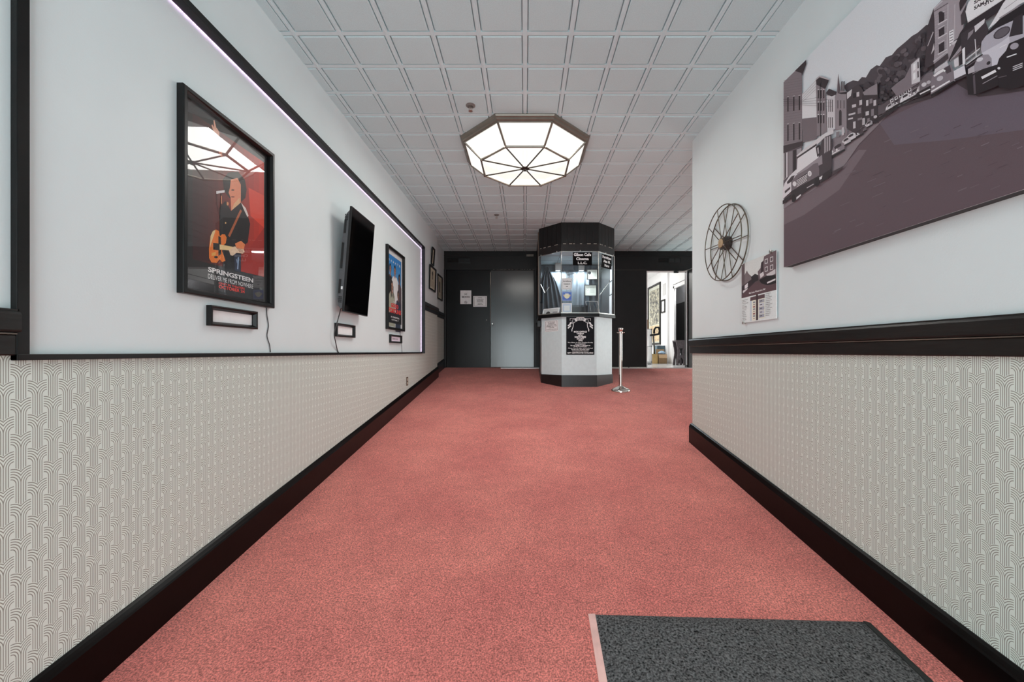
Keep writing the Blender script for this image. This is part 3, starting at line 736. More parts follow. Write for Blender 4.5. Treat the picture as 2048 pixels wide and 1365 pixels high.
def build_outlet():
    u, v = 5.485, -.405
    o = thing('wall_outlet', LW.p(u, v-.06, 0), 'brown outlet plate low on the left wallpaper, above the baseboard', 'outlet')
    MB().box(LW, u-.036, u+.036, v-.058, v+.058, 0, .006).build('cover_plate', BROWNPL, o, bevel=.002)
    for dv in (-.024, .024):
        r = MB().box(LW, u-.018, u+.018, v+dv-.016, v+dv+.016, .005, .0085).build('socket', IVORY, o, bevel=.002)
        b = MB()
        for du in (-.007, .007): b.box(LW, u+du-.0015, u+du+.0015, v+dv-.004, v+dv+.007, .0085, .009)
        b.build('slots', BLKPL, r)
build_outlet()

def certificate(fr, u0, u1, v0, v1, label, lean=0, style=0, glass=True):
    V = Vector((lean, 0, 1)).normalized() if abs(fr.n.x) > .5 else Vector((0, -lean, 1)).normalized()
    T = Fr(fr.p(u0, v0, .002), fr.u, V); w, h = u1-u0, v1-v0
    o = thing('framed_certificate', fr.p((u0+u1)/2, v0, 0), label, 'framed certificate', 'framed certificates on walls')
    MB().mitred(T, 0, w, 0, h, [(0, 0), (0, .018), (.006, .022), (.024, .018), (.030, .012), (.030, 0)]).build('frame', FRAMEBLK, o)
    P = Print(T, .003)
    P.rect(.025, .025, w-.025, h-.025, (196, 190, 172))
    P.rect(.05, .05, w-.05, h-.05, (178, 172, 152))
    if style == 0:
        P.ell(w*.5, h*.72, w*.12, h*.09, (70, 66, 58)); P.sh([(w*.44, h*.66), (w*.48, h*.66), (w*.5, h*.45), (w*.42, h*.5)], (64, 60, 54)); P.sh([(w*.52, h*.66), (w*.56, h*.66), (w*.58, h*.5), (w*.5, h*.45)], (64, 60, 54))
        for i in range(5): P.rect(w*.25, h*(.38-.05*i), w*.75, h*(.392-.05*i), (110, 104, 92))
    elif style == 1:
        P.rect(w*.36, h*.30, w*.64, h*.74, (86, 82, 76))
        for i in range(3): P.rect(w*.25, h*(.22-.04*i), w*.75, h*(.23-.04*i), (110, 104, 92))
    else:
        for i in range(9): P.rect(w*.25, h*(.75-.055*i), w*.75, h*(.76-.055*i), (110, 104, 92))
    P.build('certificate_print', PRINT, o, ink=True)
    return o
certificate(LW, 6.85, 7.03, 1.49, 1.79, 'small upper framed certificate leaning forward, past the display frame on left wall', lean=.07, style=2)
certificate(LW, 6.71, 7.16, 1.05, 1.46, 'wider framed certificate below the leaning one, past the display frame on left wall', lean=.03, style=0)
certificate(Fr((-1.69, 0, 0), (0, 1, 0)), 7.73, 8.16, 1.02, 1.505, 'framed certificate on the stepped-back wall right beside the black double door', style=1)

# ------------------------------------------------------------------ right wall
def build_reel():
    yc, hc, R = 3.285, .885, .302
    o = thing('film_reel', (XR, yc, hc-R), 'open wire film reel with brown hub hung on right wall', 'film reel')
    for X, rr, nm in ((XR-.012, .0048, 'wall_side_flange'), (XR-.062, .0042, 'outer_flange')):
        b = MB()
        b.tube([(X, yc+R*math.cos(t), hc+R*math.sin(t)) for t in [2*math.pi*i/64 for i in range(64)]], rr, 8, closed=True)
        b.build(nm, REELM, o, smooth=True)
        for k in range(5):
            a = math.radians(4+36*k)
            for s in (1, -1):
                d = Vector((0, math.cos(a)*s, math.sin(a)*s)); c = Vector((X, yc, hc))
                MB().tube([c+d*.03, c+d*R], .0036, 6).build('spoke', REELM, o)
    b = MB(); b.lathe((XR, yc, hc), [(.054, .0), (.056, .006), (.056, .030), (.050, .036), (.050, .05), (.054, .056), (.054, .064), (.03, .066)], ax=(-1, 0, 0), seg=28)
    b.build('hub', HUBM, o, smooth=True)
    b = MB(); b.lathe((XR-.066, yc, hc), [(.034, 0), (.036, .002), (.036, .008), (.012, .010), (.010, .006)], ax=(-1, 0, 0), seg=24)
    b.build('hub_disc', TANM, o, smooth=True)
    for k in range(4):
        a = math.radians(30+90*k)
        MB().lathe((XR-.058, yc+.045*math.cos(a), hc+.045*math.sin(a)), [(.008, 0), (.008, .010), (.005, .013)], ax=(-1, 0, 0), seg=12).build('rivet', METAL, o)
build_reel()

def rpx(off):
    X = XR-off
    def f(px, py):
        z = F*X/(px-CX); return (-z, (CY-py)*z/F)
    return f
def build_info_sign():
    u0, u1, v0, v1 = -3.072, -2.648, .218, .668
    o = thing('history_sign', RW.p((u0+u1)/2, v0, 0), 'white acrylic sign with sepia street photo and text columns, between film reel and canvas', 'sign')
    MB().box(RW, u0, u1, v0, v1, .008, .013).build('acrylic_panel', WHITEPL, o, bevel=.001)
    w, h = u1-u0, v1-v0
    P = Print(RW, .0132, k=.70); P.px = lambda x, y: (u0+x*w, v0+(1-y)*h)
    P.rect(0, 0, 1, 1, (206, 214, 214)); D = (52, 40, 44)
    P.rect(0, 0, 1, .58, (84, 70, 72)); P.rect(0, 0, 1, .31, (196, 200, 198))
    P.sh([(0, .02), (.10, .0), (.10, .40), (0, .42)], (92, 80, 82)); P.sh([(.10, .20), (.17, .14), (.22, .2), (.34, .28), (.34, .38), (.10, .44)], (110, 100, 102))
    P.sh([(.0, .38), (.36, .30), (.42, .40), (.0, .54)], D)
    P.sh([(.10, .38), (.2, .35), (.2, .42), (.10, .44)], (205, 200, 202)); P.sh([(.04, .46), (.2, .43), (.18, .47), (.04, .50)], (190, 186, 188))
    P.sh([(.30, .27), (.42, .24), (.52, .28), (.52, .36), (.34, .38)], (44, 38, 40))
    P.sh([(.50, .22), (.58, .18), (.60, .10), (.66, .08), (.68, .02), (.96, .0), (1, .0), (1, .42), (.54, .38)], (100, 86, 90))
    P.sh([(.60, .10), (.66, .08), (.66, .30), (.58, .32)], (56, 46, 50))
    for x in (.70, .84):
        for y in (.07, .19): P.rect(x, y, x+.08, y+.075, (190, 186, 188)); P.rect(x+.015, y+.012, x+.065, y+.062, (84, 74, 78))
    P.sh([(.56, .27), (.66, .25), (.68, .31), (.58, .34)], (196, 192, 194)); P.sh([(.74, .31), (.98, .27), (.98, .34), (.78, .36)], (188, 184, 186))
    P.sh([(.54, .36), (.74, .33), (.98, .36), (1, .48), (.78, .48), (.62, .44)], (34, 28, 30)); P.sh([(.76, .43), (.98, .41), (.98, .435), (.77, .455)], (200, 198, 200))
    P.sh([(0, .52), (.40, .385), (.50, .385), (.74, .47), (1, .50), (1, .58), (0, .58)], (84, 64, 68))
    P.text('Main Street, Winsted circa 1947', (.24, .545), (.48, 0), (0, -.032), (228, 224, 224), .02)
    P.rect(.28, .60, .70, .66, (84, 64, 68)); P.rect(.455, .58, .51, .985, (60, 44, 46))
    P.rect(.28, .66, .445, .985, (224, 216, 198)); P.rect(.28, .66, .325, .985, (178, 190, 200)); P.rect(.52, .66, .70, .97, (224, 216, 198))
    for i, c in enumerate(((150, 154, 162), (186, 190, 196), (152, 156, 168), (178, 182, 190), (150, 154, 166))): P.rect(.54, .67+.058*i, .69, .722+.058*i, c); P.rect(.57, .69+.058*i, .63, .70+.058*i, D)
    for i in range(8): P.rect(.365, .68+.037*i, .43, .705+.037*i, ((150, 154, 160), (206, 200, 190), (170, 120, 116))[i % 3]); P.rect(.38, .688+.037*i, .415, .697+.037*i, D)
    words_l = ['1 Strand Block', '2 Theatre', '3 Hotel Winsted', '4 Bakery', '5 Shoe Store', '6 Drug Store', '7 Clothing', '8 Bank', '9 Jeweler', '10 Market', '11 Hardware', '12 Barber', '13 Main St']
    for i, t in enumerate(words_l): P.text(t, (.02, .628+.0275*i), (.012*len(t)+.02, 0), (0, -.013), (66, 60, 60), .02)
    for i, t in enumerate(['14 Gilson', '15 Cafe', '16 Furniture', '17 Grocery', '18 Dry Goods', '19 Store', '20 Restaurant', '21 Tailor', '22 Music Shop', '23 Studio', '24 Garage', '25 Church', '26 Park']): P.text(t, (.73, .610+.0275*i), (.012*len(t)+.02, 0), (0, -.013), (66, 60, 60), .02)
    P.build('sign_print', PRINT, o, ink=True)
    for u, v in ((u0+.03, v0+.0), (u1-.055, v1+.005)):
        MB().lathe(RW.p(u, v, 0), [(.008, 0), (.008, .016), (.011, .017), (.011, .022), (.004, .024)], ax=(-1, 0, 0), seg=16).build('standoff_clip', METAL, o, smooth=True)
build_info_sign()

def build_canvas():
    off = .045; f = rpx(off)
    ua, _ = f(1569, 300); ub = -.78
    va, vb = .527, 1.692
    o = thing('wall_picture', RW.p((ua+ub)/2, va, 0), 'huge sepia canvas print of an old main street with parked cars, on right wall', 'canvas print')
    SIDE = pmat('dark_canvas_edge', rgb(38, 32, 35), rough=.6, var=.1)
    MB().box(RW, ua, ub, va, vb, 0.0, off-.0005).build('stretched_canvas', SIDE, o, bevel=.002)
    P = Print(RW, off-.0003, step=.00003, px=None, k=.74)
    P.rect(ua, va, ub, vb, (204, 208, 212))
    P.px = f
    bounds = (-2.51, )
    def A(pts, c):    # clip to the canvas rectangle in wall coordinates
        q = [f(*p) for p in pts]
        for axis, lim, s in ((0, ua, 1), (0, ub, -1), (1, va, 1), (1, vb, -1)):
            r = []
            for i in range(len(q)):
                a, b_ = q[i], q[(i+1) % len(q)]; da, db = s*(a[axis]-lim), s*(b_[axis]-lim)
                if da >= 0: r.append(a)
                if (da >= 0) != (db >= 0): t = da/(da-db); r.append((a[0]+(b_[0]-a[0])*t, a[1]+(b_[1]-a[1])*t))
            q = r
            if len(q) < 3: return
        P.n += P.step; P.poly(P.fr, q, P.n, 0, P.col(c))
    z7 = lambda pts: [(1560+x/4.404, 110+y/4.404) for x, y in pts]
    z8 = lambda pts: [(1548+x/2.438, y/2.438) for x, y in pts]
    z6 = lambda pts: [(1810+x/6.5, y/6.5) for x, y in pts]
    def E(z, x, y, rx, ry, c, rot=0): A(z([(x+rx*math.cos(t)*math.cos(rot)-ry*math.sin(t)*math.sin(rot), y+rx*math.cos(t)*math.sin(rot)+ry*math.sin(t)*math.cos(rot)) for t in [2*math.pi*i/14 for i in range(14)]]), c)
    def R7(x0, y0, x1, y1, c, sk=-.25): A(z7([(x0, y0), (x1, y0+(x1-x0)*sk), (x1, y1+(x1-x0)*sk), (x0, y1)]), c)
    def L(z, x0, y0, x1, y1, w, c):
        d = Vector((x1-x0, y1-y0)).normalized(); e = Vector((-d.y, d.x))*w/2
        A(z([(x0+e.x, y0+e.y), (x1+e.x, y1+e.y), (x1-e.x, y1-e.y), (x0-e.x, y0-e.y)]), c)
    # wooded hill
    hill = [(340, 420), (358, 405), (385, 392), (410, 396), (428, 376), (448, 378), (470, 340), (500, 318), (515, 322), (545, 280), (575, 268), (600, 238), (640, 205), (672, 176), (700, 160), (742, 122), (765, 118), (790, 140), (800, 330), (690, 420), (560, 500), (480, 520), (360, 470)]
    A(z8(hill), (74, 66, 71))
    for i in range(150):
        t = random.random(); k = random.random()
        x = 420+350*t; yt = 400-285*t+k*(230-60*t); 
        if x > 765: continue
        g = random.choice(((60, 52, 57), (86, 78, 83), (96, 87, 92), (66, 58, 63)))
        E(z8, x+5, yt+18, 10+8*random.random(), 8+7*random.random(), g, -.6)
    # road
    road = [(1569, 415), (1590, 402), (1620, 388), (1669, 351), (1694, 322), (1719, 286), (1748, 252), (1762, 243), (1800, 214), (1830, 205), (1868, 192), (1917, 163), (1960, 190), (2048, 178), (2400, -40), (2700, -220), (2900, 0), (2900, 900), (1569, 900)]
    A(road, (90, 76, 82))
    A([(1569, 415), (1669, 351), (1719, 300), (1735, 300), (1680, 380), (1610, 430), (1569, 450)], (108, 95, 101))
    A([(1760, 245), (1868, 194), (1917, 165), (1975, 190), (2048, 178), (2500, -90), (2500, 60), (2048, 260), (1900, 280), (1790, 290)], (96, 86, 96))
    for i in range(60):
        x = 1650+390*random.random(); y = 230+(CY-.325*(x-CX)-250)*random.random(); l = 6+18*random.random()
        if y < 300-(x-1650)*.25: continue
        L(lambda p: p, x, y, x+l, y-l*.42, .8+random.random()*.8, random.choice(((102, 90, 97), (80, 67, 74), (110, 99, 106))))
    A([(1569, 418), (1569, 335), (1620, 300), (1700, 262), (1760, 232), (1800, 208), (1764, 245), (1721, 288), (1696, 324), (1671, 353)], (126, 116, 121))
    A([(1790, 218), (1868, 180), (1935, 128), (2048, 60), (2500, -220), (2500, -80), (2050, 182), (1960, 194), (1917, 168), (1868, 196)], (66, 57, 62))
    # left buildings
    A(z7([(200, 350), (330, 212), (335, 560), (205, 565)]), (206, 205, 208))
    A(z7([(40, 240), (240, 45), (241, 75), (203, 185), (205, 765), (40, 805)]), (122, 112, 117))
    A(z7([(140, 140), (240, 42), (241, 80), (203, 186), (198, 160)]), (56, 46, 50))
    for i in range(26):
        y = 200+i*23; L(z7, 42, y+28, 200, y+2, 2.2, (108, 98, 103))
    for yy, hh in ((372, 128), (612, 148)):
        for k, x in enumerate((74, 126, 176)): A(z7([(x, yy-k*6), (x+11, yy-3-k*6), (x+11, yy+hh-3-k*6), (x, yy+hh-k*6)]), (46, 38, 42)); A(z7([(x-3, yy-5-k*6), (x+14, yy-9-k*6), (x+14, yy-2-k*6), (x-3, yy+2-k*6)]), (168, 162, 166))
    A(z7([(40, 800), (213, 758), (213, 800), (40, 866)]), (58, 48, 52)); A(z7([(40, 866), (205, 800), (205, 1060), (40, 1180)]), (88, 78, 84))
    for x0, x1, c in ((42, 78, (186, 180, 184)), (50, 62, (48, 40, 44)), (84, 120, (120, 112, 117)), (126, 152, (44, 37, 41)), (160, 200, (150, 143, 148))): A(z7([(x0, 880-x0*.3), (x1, 880-x1*.3), (x1, 1100-x1*.35), (x0, 1120-x0*.3)]), c)
    A(z7([(205, 562), (335, 548), (338, 740), (212, 770)]), (108, 98, 103))
    A(z7([(328, 215), (360, 185), (445, 213), (412, 300), (418, 480), (428, 690), (338, 715)]), (126, 116, 121))
    A(z7([(328, 210), (360, 182), (446, 212), (436, 244), (410, 300), (334, 262)]), (54, 45, 49)); A(z7([(330, 206), (360, 182), (446, 212), (444, 222), (360, 196), (330, 222)]), (170, 164, 168))
    for x in (345, 368, 392): 
        for y in (310, 420, 530): A(z7([(x, y), (x+11, y-2), (x+11, y+70), (x, y+74)]), (54, 46, 50)); A(z7([(x-2, y-8), (x+13, y-10), (x+13, y-3), (x-2, y)]), (190, 185, 188))
    A(z7([(422, 330), (445, 300), (512, 325), (496, 370), (498, 655), (430, 680)]), (192, 187, 191)); A(z7([(420, 330), (445, 297), (514, 325), (505, 350), (470, 365), (424, 350)]), (60, 50, 54))
    for x in (440, 456, 472):
        A(z7([(x, 395), (x+7, 393), (x+7, 500), (x, 503)]), (70, 62, 66)); A(z7([(x, 550), (x+7, 548), (x+7, 640), (x, 643)]), (70, 62, 66))
    A(z7([(497, 372), (512, 340), (527, 163), (546, 312), (610, 322), (603, 500), (600, 650), (498, 660)]), (134, 125, 130)); A(z7([(527, 163), (546, 312), (535, 340), (520, 330)]), (84, 74, 79)); A(z7([(514, 335), (612, 322), (604, 345), (552, 345)]), (54, 46, 50))
    for x in (560, 578): A(z7([(x-6, 235), (x+6, 228), (x+6, 315), (x-6, 318)]), (74, 65, 70))
    for x in (520, 545, 575): A(z7([(x, 400), (x+8, 398), (x+8, 470), (x, 474)]), (84, 75, 80))
    E(z7, 546, 510, 12, 28, (58, 50, 54)); A(z7([(534, 510), (558, 508), (558, 620), (534, 625)]), (58, 50, 54))
    A(z7([(600, 330), (655, 290), (702, 258), (742, 300), (762, 345), (756, 620), (690, 700), (602, 650)]), (66, 57, 61)); A(z7([(604, 335), (650, 300), (640, 360), (606, 390)]), (190, 186, 189))
    A(z7([(745, 330), (800, 290), (872, 250), (878, 350), (760, 360)]), (130, 121, 126)); A(z7([(750, 355), (872, 350), (886, 580), (770, 640)]), (58, 50, 54))
    for (x, y, w_, h_, c) in ((660, 340, 26, 40, 'd'), (690, 330, 24, 40, 'l'), (715, 400, 24, 44, 'l'), (650, 440, 36, 26, 'l'), (700, 470, 30, 50, 'm'), (775, 400, 20, 50, 'l'), (805, 390, 26, 40, 'm'), (840, 400, 24, 50, 'l'), (770, 500, 30, 36, 'l'), (820, 480, 24, 60, 'm'), (620, 520, 60, 16, 'l'), (615, 560, 44, 14, 'l'), (660, 590, 22, 60, 'l'), (700, 560, 40, 18, 'm'), (740, 560, 24, 60, 'l'), (785, 560, 22, 40, 'm'), (560, 640, 20, 70, 'l'), (590, 650, 20, 60, 'm'), (510, 680, 30, 50, 'm')):
        R7(x, y, x+w_, y+h_, {'l': (184, 178, 182), 'm': (122, 113, 118), 'd': (42, 35, 39)}[c])
    L(z7, 368, 250, 372, 730, 5, (52, 44, 48)); L(z7, 878, 240, 882, 600, 7, (44, 37, 41)); L(z7, 745, 350, 748, 650, 4, (44, 37, 41))
    for i, dy in enumerate((0, 18, 34, 50)): L(z7, 42, 392+dy, 205, 400+dy*.8, 2, (66, 58, 62)); L(z7, 205, 400+dy*.8, 480, 350+dy*2.1, 2, (96, 88, 92))
    for i in range(4): L(z7, 205, 360+20*i, 330, 225+26*i, 1.6, (110, 102, 106))
    # distant trees and cars down the street
    for i in range(26): E(z7, 890+150*random.random(), 300+190*random.random(), 16, 14, random.choice(((58, 50, 54), (76, 68, 72), (48, 41, 45))))
    for x, y, c in ((860, 545, 'l'), (905, 520, 'd'), (930, 500, 'l'), (950, 480, 'd'), (975, 430, 'l'), (985, 470, 'm'), (1010, 450, 'l'), (1035, 440, 'd'), (1050, 430, 'l'), (1010, 405, 'l'), (1040, 390, 'l')):
        E(z7, x, y, 17, 13, {'l': (182, 177, 181), 'm': (124, 116, 120), 'd': (46, 39, 43)}[c], -.5)
    A(z7([(850, 570), (900, 545), (1057, 440), (1057, 470), (880, 592), (855, 612)]), (46, 39, 43))
    # parked cars, left row
    def car(x, y, s, body, z=z7):
        A(z([(x-60*s, y+40*s), (x-50*s, y+5*s), (x-30*s, y-25*s), (x+5*s, y-52*s), (x+40*s, y-62*s), (x+62*s, y-48*s), (x+66*s, y+5*s), (x-10*s, y+62*s), (x-55*s, y+70*s)]), body)
        A(z([(x-28*s, y-18*s), (x+4*s, y-42*s), (x+34*s, y-52*s), (x+36*s, y-30*s), (x-20*s, y+4*s)]), (58, 50, 55)); A(z([(x-60*s, y+46*s), (x+20*s, y+4*s), (x+20*s, y+12*s), (x-60*s, y+58*s)]), (206, 203, 206))
        A(z([(x-58*s, y+62*s), (x+66*s, y-4*s), (x+68*s, y+12*s), (x-50*s, y+84*s)]), (36, 30, 33)); E(z, x-44*s, y+22*s, 9*s, 11*s, (214, 211, 214)); E(z, x-5*s, y+5*s, 9*s, 11*s, (206, 203, 206))
    car(800, 610, .55, (150, 144, 149)); car(745, 660, .6, (96, 87, 92)); car(710, 690, .7, (70, 61, 66)); car(640, 730, .75, (196, 192, 196)); car(598, 765, .7, (186, 181, 185)); car(525, 830, 1.0, (126, 117, 123))
    A(z7([(470, 1060), (475, 1030), (585, 975), (560, 1010), (490, 1060), (420, 1110)]), (66, 56, 61))
    A(z8([(520, 525), (600, 468), (700, 398), (785, 338), (810, 440), (640, 505), (520, 565)]), (84, 75, 80))
    for x, y, k_, c_ in ((575, 522, .30, (184, 179, 183)), (612, 500, .34, (96, 87, 93)), (652, 478, .40, (196, 192, 196)), (700, 452, .46, (130, 121, 127)), (738, 430, .5, (176, 170, 175))): car(x, y, k_, c_, z8)
    for i in range(5): A(z8([(580+i*22, 488-i*13), (596+i*22, 479-i*13), (597+i*22, 494-i*13), (582+i*22, 503-i*13)]), (206, 203, 206)); A(z8([(584+i*22, 489-i*13), (593+i*22, 484-i*13), (594+i*22, 492-i*13), (585+i*22, 497-i*13)]), (70, 62, 67))
    # light car at the edge
    A(z7([(42, 1190), (60, 1130), (105, 1065), (160, 1010), (190, 1010), (190, 1120), (110, 1210), (42, 1270)]), (202, 198, 202)); A(z7([(80, 1120), (120, 1070), (150, 1060), (130, 1110), (84, 1140)]), (60, 52, 57)); A(z7([(60, 1200), (110, 1160), (110, 1180), (62, 1222)]), (70, 62, 66)); A(z7([(42, 1285), (115, 1225), (118, 1262), (42, 1318)]), (44, 37, 41))
    # delivery truck
    A(z7([(395, 720), (470, 690), (480, 760), (476, 1060), (375, 1130), (352, 960)]), (66, 57, 62)); 
    for x in (412, 432, 452): A(z7([(x, 730-(x-412)*.3), (x+13, 725-(x-412)*.3), (x+13, 855-(x-412)*.5), (x, 870-(x-412)*.5)]), (158, 151, 156))
    A(z7([(165, 888), (230, 830), (410, 695), (492, 650), (495, 690), (420, 722), (345, 795), (175, 910)]), (196, 192, 195)); A(z7([(168, 900), (345, 780), (346, 800), (172, 922)]), (58, 50, 54))
    A(z7([(175, 912), (342, 800), (366, 860), (360, 905), (250, 1000), (165, 1050)]), (208, 206, 209)); A(z7([(335, 810), (370, 790), (376, 875), (350, 900)]), (48, 40, 45)); A(z7([(348, 820), (362, 814), (366, 866), (354, 876)]), (150, 143, 148))
    A(z7([(165, 1048), (250, 985), (365, 900), (392, 880), (396, 960), (290, 1010), (190, 1080)]), (140, 131, 137)); A(z7([(118, 1120), (160, 1062), (262, 1006), (318, 960), (356, 950), (368, 1010), (366, 1120), (150, 1230), (120, 1200)]), (106, 96, 102))
    A(z7([(166, 1100), (258, 1040), (264, 1112), (172, 1172)]), (52, 44, 48))
    for i in range(5): L(z7, 168, 1108+i*14, 260, 1052+i*13, 6, (196, 192, 195))
    E(z7, 148, 1136, 17, 22, (206, 203, 206)); E(z7, 283, 1046, 17, 25, (214, 211, 214)); E(z7, 283, 1046, 10, 16, (186, 181, 185))
    A(z7([(120, 1200), (366, 1062), (372, 1130), (330, 1150), (200, 1240), (150, 1290), (128, 1298), (116, 1240)]), (50, 42, 46)); A(z7([(165, 1255), (205, 1225), (205, 1240), (165, 1275)]), (206, 203, 206)); L(z7, 258, 1172, 318, 1138, 7, (180, 174, 178)); A(z7([(368, 1080), (400, 1060), (402, 1085), (370, 1102)]), (206, 203, 206))
    A(z7([(400, 1050), (476, 1000), (470, 1065), (420, 1105), (380, 1130)]), (46, 38, 42)); E(z7, 348, 1120, 22, 42, (40, 33, 37)); E(z7, 140, 1262, 18, 36, (36, 30, 33))
    # right row: stone building, sign, awning, cars
    A(z6([(-140, 1150), (-60, 1080), (40, 1010), (130, 830), (220, 740), (240, 900), (250, 1060), (-60, 1260)]), (118, 108, 114)); A(z6([(125, 840), (232, 750), (240, 1060), (130, 1100)]), (190, 186, 190))
    for y in (840, 960): A(z6([(150, y), (180, y-22), (182, y+60), (152, y+84)]), (216, 214, 216)); A(z6([(205, y-30), (222, y-40), (226, y+40), (208, y+56)]), (70, 62, 66))
    A(z6([(420, 105), (432, 250), (440, 560), (420, 840), (300, 900), (330, 470), (346, 320)]), (62, 53, 58)); A(z6([(420, 420), (345, 600), (336, 600), (410, 410)]), (170, 165, 170)); A(z6([(425, 560), (385, 710), (430, 640)]), (180, 174, 178))
    A(z6([(420, 112), (520, 5), (600, -90), (860, -90), (830, 240), (790, 450), (800, 640), (640, 790), (420, 830), (438, 560), (430, 250)]), (150, 141, 147))
    for i in range(17): L(z6, 432, 205+i*36, 600, 110+i*36, 3, (128, 119, 125))
    for x in (600, 690): A(z6([(x, 60), (x+20, 48), (x+10, 740), (x-10, 750)]), (166, 158, 163))
    L(z6, 430, 150, 610, 40, 10, (92, 83, 88)); L(z6, 425, 120, 540, 10, 9, (188, 183, 187))
    for y0, y1 in ((185, 300), (370, 480), (565, 690)):
        A(z6([(490, y0+18), (560, y0-28), (562, y1-36), (494, y1)]), (52, 44, 49)); L(z6, 478, y1+20, 600, y1-50, 14, (190, 185, 189)); L(z6, 484, y0+6, 566, y0-42, 9, (186, 181, 185))
    E(z6, 525, 190, 36, 46, (52, 44, 49), -.5)
    A(z6([(625, 410), (684, 380), (688, 560), (630, 610)]), (212, 209, 212))
    for i in range(5): L(z6, 634, 428+i*36, 678, 406+i*36, 10, (110, 101, 107))
    A(z6([(650, 590), (800, 480), (810, 450), (690, 530)]), (60, 52, 57)); A(z6([(660, 560), (800, 470), (806, 490), (672, 590)]), (190, 185, 189))
    A(z6([(430, 830), (610, 690), (620, 760), (440, 900)]), (66, 57, 62)); L(z6, 420, 800, 600, 672, 14, (176, 170, 175))
    A(z6([(440, 900), (600, 790), (620, 850), (430, 960)]), (180, 175, 180))
    A(z6([(770, 150), (880, -20), (900, -90), (800, -90), (760, 40)]), (54, 46, 50)); A(z6([(780, 200), (850, 60), (850, 290), (790, 330)]), (64, 56, 60))
    A(z6([(842, 150), (880, 30), (1010, -110), (1700, -500), (1700, -240), (1300, 10), (872, 285)]), (214, 212, 214))
    P.px = f
    def stext(body, x, y, w_, sl, hgt): P.text(body, z6([(x, y)])[0], (w_/6.5, -w_*sl/6.5), (0, -hgt/6.5), (48, 41, 45), .035)
    stext('SAM P', 955, 132, 190, .56, 48); stext('SA', 955, 56, 90, .56, 44); stext('STO', 1090, 80, 130, .56, 44)
    A(z6([(770, 430), (872, 285), (1320, 0), (1700, -250), (1700, -140), (1390, 20), (1240, 180), (960, 360), (850, 480), (640, 800), (620, 790)]), (46, 39, 43)); L(z6, 872, 292, 1340, -10, 9, (198, 194, 197)); L(z6, 640, 790, 870, 500, 8, (160, 153, 158))
    A(z6([(780, 440), (940, 350), (1100, 260), (1150, 400), (1050, 560), (880, 720), (820, 800), (790, 640)]), (58, 50, 55))
    A(z6([(960, 340), (1100, 240), (1090, 300), (970, 420)]), (196, 192, 196)); A(z6([(880, 430), (950, 380), (940, 430), (870, 520)]), (130, 122, 128))
    A(z6([(800, 640), (835, 610), (840, 830), (806, 850)]), (214, 212, 215)); A(z6([(690, 780), (750, 740), (756, 850), (700, 880)]), (196, 192, 196)); A(z6([(752, 720), (800, 680), (806, 830), (760, 860)]), (48, 40, 45))
    for i in range(5): L(z6, 850, 740+i*34, 1030, 590+i*40, 12, (196, 192, 196) if i % 2 else (84, 75, 81))
    L(z6, 970, 510, 985, 740, 12, (200, 196, 200))
    A(z6([(1140, 380), (1260, 180), (1340, 40), (1420, -60), (1900, -330), (1900, -120), (1547, 60), (1300, 235), (1280, 270)]), (206, 203, 206)); L(z6, 1290, 240, 1560, 70, 20, (140, 132, 138)); L(z6, 1350, 120, 1547, -20, 7, (150, 143, 148))
    A(z6([(1150, 400), (1290, 250), (1560, 80), (1900, -130), (1900, 20), (1400, 330), (1110, 480)]), (36, 30, 34))
    # mid saloon
    A(z6([(240, 1070), (330, 960), (420, 930), (430, 1100), (390, 1180), (240, 1240)]), (104, 95, 101)); E(z6, 300, 1100, 36, 26, (190, 186, 190), -.5); E(z6, 360, 1070, 30, 22, (170, 164, 169), -.5); A(z6([(200, 1210), (390, 1110), (395, 1190), (250, 1270), (200, 1270)]), (42, 35, 39)); L(z6, 245, 1225, 380, 1160, 16, (206, 203, 206))
    A(z6([(390, 1060), (410, 985), (470, 930), (560, 885), (650, 835), (690, 920), (712, 1060), (560, 1150), (388, 1262)]), (118, 109, 116)); A(z6([(420, 985), (480, 930), (560, 890), (560, 925), (440, 1000)]), (210, 208, 211)); A(z6([(560, 895), (640, 845), (662, 930), (600, 960)]), (72, 63, 69)); E(z6, 570, 920, 14, 14, (226, 224, 226)); E(z6, 510, 1020, 46, 30, (176, 170, 176), -.5)
    A(z6([(388, 1230), (690, 1050), (714, 1062), (560, 1165), (392, 1262)]), (34, 28, 32)); L(z6, 396, 1195, 640, 1052, 20, (212, 210, 213)); L(z6, 400, 1140, 440, 1115, 20, (200, 196, 200))
    A(z6([(690, 925), (832, 848), (852, 960), (700, 1030)]), (202, 199, 206)); A(z6([(700, 1030), (860, 955), (862, 990), (730, 1050)]), (60, 52, 57))
    # big sedan and the dark car beyond the edge
    A(z6([(1048, 640), (1058, 545), (1110, 470), (1250, 370), (1420, 290), (1600, 210), (1900, 60), (1900, 420), (1440, 560), (1300, 830), (1200, 900), (1060, 690)]), (164, 160, 170)); A(z6([(1060, 690), (1300, 560), (1420, 470), (1430, 560), (1290, 830), (1200, 900)]), (188, 185, 194))
    E(z6, 1325, 425, 126, 62, (64, 57, 64), -.55); E(z6, 1325, 425, 108, 48, (92, 85, 92), -.55); A(z6([(1420, 480), (1480, 240), (1600, 170), (1600, 440)]), (48, 42, 47))
    A(z6([(960, 850), (1000, 760), (1080, 712), (1150, 708), (1190, 760), (1195, 860), (1240, 870), (1100, 950), (880, 980)]), (140, 134, 142)); E(z6, 1035, 775, 46, 24, (196, 193, 199), -.4); E(z6, 1150, 820, 30, 20, (46, 39, 44), -.7); A(z6([(880, 900), (960, 850), (966, 930), (880, 980)]), (170, 164, 170))
